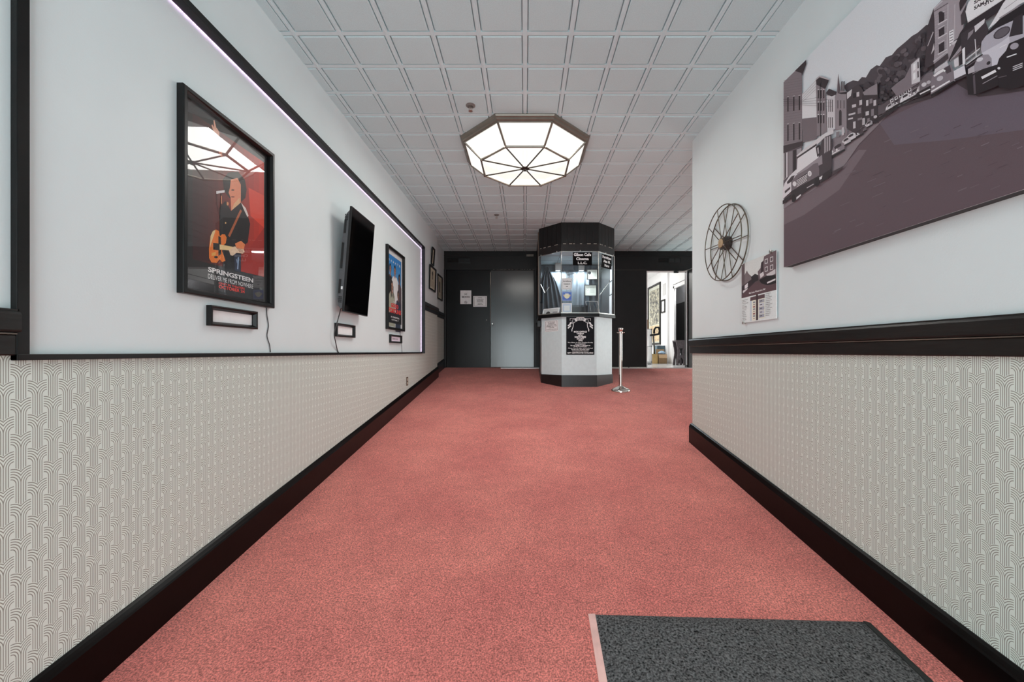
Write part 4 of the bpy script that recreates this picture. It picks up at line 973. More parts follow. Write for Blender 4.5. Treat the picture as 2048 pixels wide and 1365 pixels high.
    A(z6([(858, 970), (1100, 890), (1262, 840), (1275, 1115), (970, 1240), (880, 1232)]), (40, 33, 37)); L(z6, 1060, 1015, 1246, 920, 34, (214, 212, 216)); L(z6, 1072, 1090, 1266, 985, 10, (140, 133, 140)); L(z6, 940, 960, 1080, 890, 6, (150, 143, 150)); A(z6([(945, 985), (972, 970), (985, 1220), (958, 1225)]), (84, 75, 82))
    A(z6([(1258, 860), (1290, 760), (1380, 660), (1420, 565), (1600, 490), (1900, 380), (1900, 1020), (1430, 1168), (1282, 1132), (1268, 1000)]), (38, 31, 35)); E(z6, 1490, 600, 60, 40, (150, 145, 154), -.4); L(z6, 1390, 745, 1520, 700, 14, (206, 203, 207))
    for i in range(3): L(z6, 1470, 870+i*24, 1600, 820+i*24, 11, (186, 181, 187))
    L(z6, 1280, 1010, 1390, 985, 10, (92, 84, 90)); E(z6, 1288, 888, 20, 16, (206, 204, 208)); L(z6, 1300, 620, 1390, 575, 9, (210, 208, 212))
    # what the canvas shows past the frame edge: another car and shop front
    A([(2090, 40), (2400, -200), (2400, -20), (2300, 40), (2090, 130)], (70, 61, 67)); A([(2110, 20), (2300, -130), (2300, -90), (2110, 60)], (190, 186, 190))
    P.build('canvas_print_face', CANVAS, o, ink=True)
build_canvas()

# ------------------------------------------------------------------ ticket booth
BA, BB, BC, BD = (.239, 6.864), (.586, 6.52), (1.193, 6.52), (1.521, 6.85)
BE, BF = (1.521, YF-.012), (.239, YF-.012)
def seg(p, q):
    p3 = Vector((p[0], p[1], 0)); q3 = Vector((q[0], q[1], 0)); return Fr(p3, q3-p3), (q3-p3).length
def inset(pts, d):
    """offset an open chain inwards (away from the outside face) by d."""
    out = []
    for i in range(len(pts)):
        def nr(a, b):
            v = Vector((b[0]-a[0], b[1]-a[1])).normalized(); return Vector((v.y, -v.x))
        ns = []
        if i > 0: ns.append(nr(pts[i-1], pts[i]))
        if i < len(pts)-1: ns.append(nr(pts[i], pts[i+1]))
        if len(ns) == 2: n = (ns[0]+ns[1]); n = n/ max(n.length_squared/2, 1e-6)*1.0
        else: n = ns[0]
        out.append((pts[i][0]-n.x*d, pts[i][1]-n.y*d))
    return out
def band(mb, chain, h0, h1, d0, d1, m=0, low=None):
    """a wall band following the chain; d0 outer offset, d1 inner offset (positive inward)."""
    a = inset(chain, d0); c = inset(chain, d1)
    for i in range(len(chain)-1):
        q = [a[i], a[i+1], c[i+1], c[i]]
        mb.hull([(x, y, low(y) if low else h0) for x, y in q], [(x, y, h1) for x, y in q], m)
FULL = [BF, BA, BB, BC, BD, BE]
def build_booth():
    o = thing('ticket_booth', (.88, 6.8, floor_h(6.8)), 'eight-sided black and grey cinema ticket booth with glass windows, in front of dark far wall', 'ticket booth')
    b = MB()
    for i in range(len(FULL)-1):
        fr, ln = seg(FULL[i], FULL[i+1]); n = max(1, round(ln/.098))
        for k in range(n): b.box(fr, ln*k/n+.0022, ln*(k+1)/n-.0022, 1.747, CEIL-.001, -.02, 0)
    band(b, FULL, 1.747, CEIL-.002, .004, .03)
    b.build('soffit_panelling', FARBLK, o)
    fb = MB(); band(fb, FULL, 1.626, 1.747, -.004, .03)
    b = MB()
    for i in (1, 2, 3):
        fr, ln = seg(FULL[i], FULL[i+1]); u = .03
        while u < ln-.05:
            w = .02+.05*random.random(); b.box(fr, u, min(u+w, ln-.01), 1.744, 1.7505, 0, .0052); u += w+.02+.07*random.random()
    for i_ in range(len(b.m)): b.m[i_] = 1
    fb.v_off = len(fb.v); fb.add(b.v, b.f, 1); fb.build('fascia', [PLINTH, CHIP_GAPLIGHT], o)
    for i, u in ((1, .05), (1, .40), (2, .31), (3, .20), (3, .43)):
        fr, ln = seg(FULL[i], FULL[i+1])
        MB().lathe(fr.p(u, 1.634, .003), [(.010, 0), (.010, .004), (.006, .007)], ax=fr.n, seg=12).build('bolt', METAL, o)
    for i in (1, 2, 3):
        fr, ln = seg(FULL[i], FULL[i+1])
        MB().box(fr, .004, ln-.004, .628, 1.63, -.012, -.007).build('glass_pane', GLASS, o)
    for x, y in (BA, BB, BC, BD):
        MB().tube([(x, y+.004, .62), (x, y+.004, 1.632)], .006, 8).build('corner_strip', METAL, o)
    b = MB(); band(b, [BA, BB, BC, BD], .6195, .634, -.004, .02); b.build('window_track', METAL, o)
    b = MB(); band(b, [BA, BB, BC, BD], 1.621, 1.6258, -.006, .012); b.build('window_track', METAL, o)
    b = MB(); band(b, FULL, .566, .619, -.016, .40); b.build('counter_ledge', BLACK, o, bevel=.003)
    LOW = [(.285, YF-.012), (.285, 6.885), (.600, 6.56), (1.165, 6.56), (1.485, 6.87), (1.485, YF-.012)]
    for i in (1, 2, 3):
        bb = MB(); q0 = LOW[i]; q1 = LOW[i+1]; fr, ln = seg(q0, q1); bb.box(fr, .0015, ln-.0015, -.44, .567, -.02, 0)
        bb.build('front_panel', GREYP, o, bevel=.0015)
    fr, ln = seg(LOW[0], LOW[1]); MB().box(fr, .95, ln, -.44, .567, -.02, 0).build('side_panel', GREYP, o)
    MB().box(fr, 0, .95, -.44, .567, -.02, 0).build('side_panel', FARBLK, o)
    fr, ln = seg(LOW[4], LOW[5]); MB().box(fr, 0, ln, -.44, .567, -.02, 0).build('side_panel', FARBLK, o)
    b = MB(); band(b, LOW, 0, -.385, -.012, .02, low=lambda y: floor_h(y)-.004); b.build('plinth', PLINTH, o, bevel=.002)
    # inside: walls, lowered ceiling, worktop
    b = MB()
    fr, ln = seg(BF, BA); b.box(fr, 0, ln, .619, 1.626, -.03, -.005)
    fr, ln = seg(BD, BE); b.box(fr, 0, ln, .619, 1.626, -.03, -.005)
    b.box(WD, .26, 1.50, 7.96, 7.98, -.3, 1.75)
    b.build('inner_wall', BOOTHIN, o)
    b = MB(); pts = inset([BA, BB, BC, BD], .04); pts = pts+[(1.49, 7.95), (.27, 7.95)]
    b.prism(WD, pts, 1.715, 1.725); b.box(WD, .27, 1.49, 7.2, 7.204, 1.713, 1.7155, 1); b.box(WD, .27, 1.49, 7.55, 7.554, 1.713, 1.7155, 1); b.box(WD, .62, .624, 6.9, 7.95, 1.713, 1.7155, 1); b.box(WD, 1.16, 1.164, 6.9, 7.95, 1.713, 1.7155, 1)
    b.build('inner_ceiling', [TILE, BOOTHIN], o)
    # paint-edge strip and bell box on the left flank
    b = MB(); b.box(seg(BF, BA)[0], 1.30, 1.34, .62, 2.09, 0, .012); b.build('side_batten', pmat('brown_batten', rgb(120, 96, 80), rough=.5), o)
    b = MB(); b.box(seg(BF, BA)[0], 1.36, 1.43, .42, .54, -.04, .03); b.build('bracket', BLKPL, o, bevel=.01)
build_booth()

def tagm(o, label, cat, group=None):
    o['label'] = label; o['category'] = cat
    if group: o['group'] = group
    return o
def build_booth_contents():
    fB, lB = seg(BB, BC); fC, lC = seg(BC, BD); fA, lA = seg(BA, BB)
    # black name boards behind the glass
    def board(fr, u0, u1, v0, v1, rows, label):
        o = thing('name_sign', fr.p((u0+u1)/2, v0, -.004), label, 'sign', 'black name signs in the booth window')
        MB().box(fr, u0, u1, v0, v1, -.0065, -.0035).build('sign_board', pmat('black_sign_face', rgb(12, 10, 10), rough=.6, spec=.1), o)
        P = Print(fr, -.0033, k=.75)
        for body, uc, vb, w, h in rows: P.text(body, (u0+(u1-u0)*(uc-w/2), v0+(v1-v0)*vb), ((u1-u0)*w, 0), (0, (v1-v0)*h), (236, 234, 230), .045)
        P.build('lettering', PRINT, o, ink=True)
    board(fB, .190, .500, 1.400, 1.612, [('Gilson Cafe', .5, .70, .90, .24), ('Cinema', .5, .39, .66, .22), ('L.L.C.', .5, .08, .48, .20)], 'black sign lettered Gilson Cafe Cinema in the front booth window')
    board(fC, .10, .385, 1.385, 1.605, [('Permittee', .5, .70, .90, .22), ('Alan M.', .5, .40, .72, .21), ('Nero', .5, .10, .48, .20)], 'black sign lettered Permittee in the right-hand angled booth window')
    # big opening-hours board on the front panel
    fp, lp_ = seg((.600, 6.56), (1.165, 6.56))
    u0, u1 = .072, .530; v0, v1 = -.052, .562
    o = thing('opening_hours_sign', fp.p(.3, v0, 0), 'black opening-hours board with white lettering on front of ticket booth', 'sign')
    MB().box(fp, u0, u1, v0, v1, 0, .006).build('sign_board', pmat('blue_black_sign_face', rgb(17, 18, 24), rough=.5, spec=.15), o, bevel=.001)
    P = Print(fp, .0062, k=.75); w, h = u1-u0, v1-v0; P.px = lambda x, y: (u0+x*w, v0+(1-y)*h)
    Wt = (232, 232, 228)
    def c(body, y0, y1, ww, bold=.035): P.text(body, (.5-ww/2, y1), (ww, 0), (0, y0-y1), Wt, bold)
    # emblem: a name ribbon between two mirrored film projectors
    P.line(.13, .035, .32, .035, .011, Wt); P.line(.135, .035, .135, .095, .011, Wt); P.line(.68, .035, .87, .035, .011, Wt); P.line(.865, .035, .865, .095, .011, Wt)
    P.sh([(.29, .055), (.38, .0), (.62, .0), (.71, .055), (.66, .115), (.60, .09), (.40, .09), (.34, .115)], Wt); P.text('GILSON', (.37, .078), (.26, 0), (0, -.058), (22, 23, 30), .02)
    for s in (-1, 1):
        X = lambda x: .5+s*x
        def EL(x, y, rx, ry, cc, rot=0): P.ell(X(x), y, rx, ry, cc, rot*s)
        EL(.235, .105, .062, .052, Wt); EL(.235, .102, .052, .044, (22, 23, 30))
        P.sh([(X(.29), .150), (X(.335), .125), (X(.39), .165), (X(.345), .195)], Wt)
        for k in (0, 1): P.line(X(.335-.0*k), .175+.052*k*1.0, X(.445), .235+.062*k, .034, Wt)
        P.sh([(X(.30), .165), (X(.27), .170), (X(.255), .20), (X(.27), .26), (X(.315), .33), (X(.31), .385), (X(.285), .375), (X(.285), .33), (X(.25), .27), (X(.235), .20), (X(.25), .155)], Wt)
        P.sh([(X(.11), .10), (X(.17), .09), (X(.17), .115), (X(.12), .115)], Wt)
    for body, ya, yb, ww, bd in (('BOX OFFICE', .365, .410, .46, .04), ('OPENS', .415, .455, .26, .04), ('6PM', .460, .500, .15, .04), ('MOVIES', .505, .555, .40, .05), ('START', .560, .600, .25, .04), ('7PM', .605, .645, .15, .04),
                          ('The Gilson is open Tuesday-Sunday', .662, .695, .90, .03), ('closed MONDAY', .702, .730, .38, .03), ('No one under 21 admitted on', .738, .768, .70, .03), ('Friday and Saturday', .774, .804, .46, .03),
                          ('Others 18 yrs & older will be admitted', .812, .842, .88, .03), ('Sunday thru Thursday when', .850, .878, .64, .03), ('accompanied by a parent', .886, .914, .58, .03), ('GIFT CERTIFICATES AVAILABLE', .930, .965, .92, .04)):
        c(body, ya, yb, ww, bd)
    P.build('lettering', PRINT, o, ink=True, label='white lettering and projector emblem')
    # taped notice on the left angled panel
    fl, ll = seg((.285, 6.885), (.600, 6.56))
    def notice(fr, u0, u1, v0, v1, rows, label, tilt=0, border=True, n=.0):
        o = thing('paper_notice', fr.p((u0+u1)/2, v0, n), label, 'notice', 'white paper notices')
        uc, vc = (u0+u1)/2, (v0+v1)/2; ct, st = math.cos(tilt), math.sin(tilt)
        T = Fr(fr.p(uc, vc, n), fr.u*ct+fr.v*st, fr.v*ct-fr.u*st); w, h = (u1-u0)/2, (v1-v0)/2
        MB().box(T, -w, w, -h, h, .0006, .0016).build('sheet', PAPERW, o)
        P = Print(T, .0018, k=.72); P.px = lambda x, y: (-w+2*w*x, h-2*h*y)
        if border:
            for r in ((.07, .07, .93, .085), (.07, .915, .93, .93), (.07, .07, .085, .93), (.915, .07, .93, .93)): P.rect(*r, (70, 66, 66))
        for body, y0, y1, ww in rows: P.text(body, (.5-ww/2, y1), (ww, 0), (0, y0-y1), (58, 52, 52), .03)
        P.build('notice_print', PRINT, o, ink=True)
        return o
    notice(fl, .075, .375, .335, .520, [('NO OUTSIDE', .13, .21, .52), ('BEVERAGE', .25, .33, .46), ('ALLOWED IN THE', .37, .45, .70), ('CINEMA OR THE', .49, .57, .76), ('THEATER', .62, .70, .42), ('NO EXCEPTIONS, PLEASE', .78, .85, .74)], 'white bordered notice taped to left angled panel of ticket booth', tilt=.03)
    # double door notices
    o = notice(FW, -1.350, -1.120, .992, 1.278, [('NO', .22, .33, .22), ('SMOKING', .42, .54, .74)], 'white no smoking sheet on left leaf of double door', border=False)
    T = Fr(FW.p(-1.235, 1.135, 0), (1, 0, 0)); P = Print(T, .003, k=.72)
    P.ell(0, -.105, .030, .030, (70, 66, 66)); P.ell(0, -.105, .024, .024, (206, 204, 206)); P.line(-.022, -.085, .022, -.125, .006, (80, 74, 74)); P.rect(-.016, -.110, .016, -.103, (60, 56, 56))
    P.build('no_smoking_symbol', PRINT, o, ink=True)
    notice(FW, -1.080, -.795, .936, 1.160, [('WHILE', .13, .20, .28), ('THE MOVIE IS', .26, .34, .52), ('IN PROGRESS', .38, .46, .44), ('PLEASE ENTER', .50, .58, .46), ('QUIETLY', .63, .71, .32), ('THANK YOU', .75, .82, .40)], 'white bordered sheet taped lower on the double door, beside its centre gap')
    # behind the glass
    o = notice(fB, .012, .178, 1.010, 1.195, [('Surveillance', .20, .33, .74), ('Cameras in', .44, .57, .62), ('use', .68, .78, .20)], 'white surveillance cameras paper behind the front booth glass', n=-.022)
    o2 = thing('blue_picture', fB.p(.095, .83, -.02), 'small blue picture with yellow glow behind front booth glass, under the surveillance paper', 'picture')
    P = Print(fB, -.020, k=.72); P.rect(.018, .828, .172, .975, (120, 140, 190)); P.rect(.026, .842, .164, .962, (54, 92, 176)); P.ell(.095, .90, .042, .040, (226, 222, 186)); P.ell(.05, .912, .012, .018, (206, 190, 150)); P.ell(.14, .912, .012, .018, (206, 190, 150)); P.rect(.066, .925, .124, .945, (214, 216, 210))
    P.build('picture_print', PRINT, o2, ink=True); MB().box(fB, .016, .174, .826, .977, -.026, -.0205).build('picture_backing', pmat('blue_card', rgb(60, 84, 140), rough=.5), o2)
    o3 = thing('card_holder', fB.p(.09, .62, -.04), 'pale card standing behind front booth glass, bottom left under the blue picture', 'card')
    MB().box(fB, .016, .176, .634, .790, -.034, -.028).build('card', PAPERW, o3); P = Print(fB, -.0278, k=.72); P.rect(.03, .648, .162, .775, (168, 186, 204)); P.rect(.05, .665, .142, .75, (206, 214, 222)); P.build('card_print', PRINT, o3, ink=True)
    # certificates on the curtain
    CB = Fr((0, 7.86, 0), (1, 0, 0))
    def cert(u0, u1, v0, v1, st, label):
        o = thing('framed_award', CB.p((u0+u1)/2, v0, 0), label, 'framed certificate', 'pale framed awards inside the booth')
        MB().mitred(CB, u0, u1, v0, v1, [(0, 0), (0, .014), (.010, .016), (.012, .010), (.012, 0)]).build('frame', FRAMEBLK, o)
        P = Print(CB, .004, k=.60); P.rect(u0+.01, v0+.01, u1-.01, v1-.01, (186, 188, 178)); w, h = u1-u0, v1-v0
        P.rect(u0+.02, v0+.02, u1-.02, v1-.02, (166, 168, 158))
        if st == 0:
            P.ell(u0+w*.26, v0+h*.64, .030, .030, (34, 36, 38)); P.sh([(u0+w*.20, v0+h*.6), (u0+w*.26, v0+h*.6), (u0+w*.2, v0+h*.22)], (34, 36, 38)); P.sh([(u0+w*.26, v0+h*.6), (u0+w*.32, v0+h*.6), (u0+w*.34, v0+h*.22)], (34, 36, 38))
            for i in range(5): P.rect(u0+w*.48, v0+h*(.76-.11*i), u0+w*.88, v0+h*(.79-.11*i), (110, 112, 108))
        else:
            P.ell(u0+w*.26, v0+h*.6, .020, .024, (120, 122, 116)); P.ell(u0+w*.26, v0+h*.6, .012, .015, (186, 188, 178))
            for i in range(5): P.rect(u0+w*.44, v0+h*(.76-.11*i), u0+w*.84, v0+h*(.79-.11*i), (120, 122, 116))
        P.build('award_print', PRINT, o, ink=True)
    cert(1.205, 1.415, 1.405, 1.610, 0, 'pale framed award with black ribbon rosette inside the booth, upper of two')
    cert(1.160, 1.395, 1.085, 1.305, 1, 'pale framed award with small seal inside the booth, lower of two')
    # draped curtain along the back
    b = MB(); n = 220; rows_ = 14; vs = []; fs = []
    for j in range(rows_+1):
        t = j/rows_; h = 1.70-1.2*t
        for i in range(n+1):
            u = i/n; x = .275+1.21*u
            amp = .018+.030*t
            y = 7.925-amp*(.5+.5*math.sin(u*62+1.6*math.sin(u*9)+.8*t))-.012*math.sin(u*17+2*t)
            vs.append((x, y, h))
    for j in range(rows_):
        for i in range(n): k = j*(n+1)+i; fs.append((k, k+1, k+n+2, k+n+1))
    b.add(vs, fs); tagm(b.build('back_curtain', CURT, smooth=True, fix=False), 'charcoal pleated curtain hanging across the back of the ticket booth', 'curtain')
    # gathered drape on the left
    b = MB(); vs = []; fs = []; n = 60
    for j in range(16):
        t = j/15; h = 1.56-.94*t; cxx = .40+.10*t*t; wd = .14+.17*t-.10*math.exp(-((t-.0)/.2)**2)
        for i in range(n+1):
            u = i/n; vs.append((cxx+(u-.45)*wd*1.7, 7.42-.03*math.sin(u*30+t*4)-.02*t, h-.05*abs(u-.3)*t))
    for j in range(15):
        for i in range(n): k = j*(n+1)+i; fs.append((k, k+1, k+n+2, k+n+1))
    b.add(vs, fs); tagm(b.build('gathered_drape', CURT, smooth=True, fix=False), 'dark gathered drape flaring downward at left inside the ticket booth', 'drape')
    # two lamps over the curtain
    for x, lab in ((.640, 'grey box downlight at top left of the booth back curtain'), (1.093, 'grey box downlight at top centre of the booth back curtain')):
        o = thing('box_downlight', (x, 7.84, 1.56), lab, 'light fixture', 'box downlights in the booth')
        MB().box(WD, x-.056, x+.056, 7.77, 7.895, 1.575, 1.712).build('housing', GREYBOX, o, bevel=.004)
        MB().box(WD, x-.040, x+.040, 7.80, 7.88, 1.5735, 1.576).build('lens', TUBE, o)
    # coiled cable
    b = MB(); pts = []
    for i in range(40):
        t = i/39*4.2*math.pi; pts.append((.90+(.07+.012*math.sin(t*.7))*math.cos(t), 7.83+.004*i/4, 1.52+.09*math.sin(t)-.001*i))
    b.tube([(.70, 7.84, 1.66), (.76, 7.83, 1.58), (.83, 7.83, 1.50)]+pts, .006, 6)
    tagm(b.build('coiled_cable', CORDM, smooth=True), 'coiled dark cable hung between the two booth downlights', 'cable')
    # ledge clutter behind the glass
    o = thing('ledge_placard', fA.p(.2, .619, -.05), 'low framed placard lying behind left angled booth glass, on the ledge', 'placard')
    T = Fr(fA.p(.03, .622, -.05), fA.u, (fA.v*.96-fA.n*.28))
    MB().mitred(T, 0, .36, 0, .11, [(0, -.012), (0, .004), (.012, .006), (.016, 0), (.016, -.012)]).build('frame', WHITEPL, o)
    P = Print(T, -.004, k=.7); P.rect(.01, .01, .35, .10, (190, 188, 186)); P.ell(.12, .03, .045, .03, (40, 36, 38)); P.rect(.22, .02, .32, .05, (150, 147, 148)); P.build('placard_print', PRINT, o, ink=True)
    o = thing('ticket_window_box', (.85, 6.72, .619), 'black box-shaped ticket tray behind front booth glass, on the ledge', 'tray')
    b = MB(); b.box(WD, .655, 1.035, 6.62, 6.86, .621, .640); b.box(WD, .655, .667, 6.62, 6.86, .640, .765); b.box(WD, 1.023, 1.035, 6.62, 6.86, .640, .765); b.box(WD, .667, 1.023, 6.848, 6.86, .640, .765)
    b.build('tray_body', BLKPL, o, bevel=.002); MB().box(WD, .655, 1.035, 6.62, 6.86, .765, .769).build('tray_lid', GLASS, o)
    o = thing('acrylic_stand', (1.13, 6.75, .619), 'clear acrylic sheet leaning right of the ticket tray behind front booth glass', 'display stand')
    T = Fr((1.045, 6.70, .622), Vector((1, .1, 0)), Vector((-.12, .28, .95))); ACR = glass_mat('smoky_acrylic', tint=(.62, .72, .76, 1), base=.16)
    MB().box(T, 0, .21, 0, .24, -.004, 0).build('sheet', ACR, o)
    b = MB(); b.mitred(T, 0, .21, 0, .24, [(0, -.005), (0, .002), (.005, .002), (.005, -.005)]); b.build('edge', WHITEPL, o)
    T2 = Fr((1.24, 6.72, .622), Vector((.25, .9, 0)), Vector((-.3, .05, .95))); MB().box(T2, 0, .12, 0, .23, -.004, 0).build('side_sheet', ACR, o)
    # bundle of papers by the right glass edge
    for k, (v0, v1, lab) in enumerate(((1.22, 1.46, 'top'), (.99, 1.20, 'middle'), (.64, .97, 'bottom'))):
        fr, ln = seg(BD, BE)
        o = MB().box(fr, .01, .16+.02*k, v0, v1, -.040-.002*k, -.036-.002*k).build('leaflet', PAPERW)
        tagm(o, f'white leaflet at far right edge of booth window, {lab} of three', 'leaflet', 'leaflets at the booth edge')
    # thin boom arm with lamp head at left
    o = thing('boom_arm', (.30, 7.0, .62), 'thin metal boom arm behind left angled booth glass', 'boom arm')
    MB().tube([(.262, 7.05, 1.20), (.345, 7.0, 1.02), (.42, 6.98, 1.12)], .006, 8).build('arm', METAL, o)
    MB().tube([(.345, 7.0, 1.02), (.345, 7.0, .622)], .005, 8).build('upright', BLKPL, o)
    o = tagm(MB().tube([(1.30, 7.0, .98), (1.46, 6.99, 1.20), (1.492, 7.1, 1.26)], .006, 8).build('bent_bracket', METAL), 'thin bent metal bracket behind right angled booth glass', 'bracket')
build_booth_contents()

# ------------------------------------------------------------------ stanchion and mat
def build_stanchion():
    x, y = 1.490, 6.27; z = floor_h(y)
    o = thing('stanchion_post', (x, y, z), 'chrome rope stanchion with domed base standing right of the ticket booth', 'stanchion')
    ax = Vector((0, -.1308, 1)).normalized()
    MB().lathe((x, y, z+.006), [(.148, -.022), (.150, .004), (.146, .012), (.120, .030), (.085, .048), (.055, .058), (.040, .070), (.040, .082), (.034, .086)], seg=40).build('domed_base', CHROME, o, smooth=True)
    MB().lathe((x, y, z+.085), [(.0255, 0), (.0255, .80), (.0255, .815)], seg=28).build('pole', CHROME, o, smooth=True)
    b = MB().lathe((x, y, z+.895), [(.026, 0), (.031, .004), (.031, .016), (.026, .02), (.026, .036), (.036, .050), (.038, .078), (.036, .086), (.02, .088)], seg=28); b.build('cap', CHROME, o, smooth=True)
    b = MB()
    for k in range(4):
        a = k*math.pi/2; d = Vector((math.cos(a), math.sin(a), 0)); b.tube([Vector((x, y, z+.905))+d*.025, Vector((x, y, z+.905))+d*.050, Vector((x, y, z+.912))+d*.056], .005, 8)
    b.build('rope_ring', CHROME, o, smooth=True)
build_stanchion()
def build_mat():
    def P(x, y, h): return (x, y, floor_h(y)+h)
    q = [(.318, 1.824), (1.497, 1.783), (1.506, .25), (.265, .25)]
    o = thing('floor_mat', P(.9, 1.0, 0), 'charcoal entrance mat on the red carpet beside right baseboard', 'floor mat')
    b = MB(); n = 40; vs = []; fs = []
    for j in range(n+1):
        for i in range(n+1):
            s, t = i/n, j/n
            x = (q[0][0]*(1-s)+q[1][0]*s)*(1-t)+(q[3][0]*(1-s)+q[2][0]*s)*t; y = (q[0][1]*(1-s)+q[1][1]*s)*(1-t)+(q[3][1]*(1-s)+q[2][1]*s)*t
            ed = i in (0, n) or j in (0, n)
            vs.append(P(x, y, .001 if ed else .009+.0012*random.random()))
    for j in range(n):
        for i in range(n): k = j*(n+1)+i; fs.append((k, k+1, k+n+2, k+n+1))
    b.add(vs, fs); b.build('mat_pile', MATM, o, smooth=True, fix=False)
    def strip(pts, name, mat, h=.0055, label=None):
        bb = MB().hull([P(x, y, -.002) for x, y in pts], [P(x, y, h) for x, y in pts]); oo = bb.build(name, mat, o, bevel=.001)
        if label: oo['label'] = label
    strip([(.286, 1.8235), (.318, 1.8245), (.265, .25), (.233, .25)], 'edge_strip', MATEDGE, label='pale pink exposed edge strip')
    strip([(1.497, 1.783), (1.520, 1.772), (1.530, .25), (1.506, .25)], 'edge_strip', RUBBER, h=.007, label='dark rubber edge strip')
build_mat()

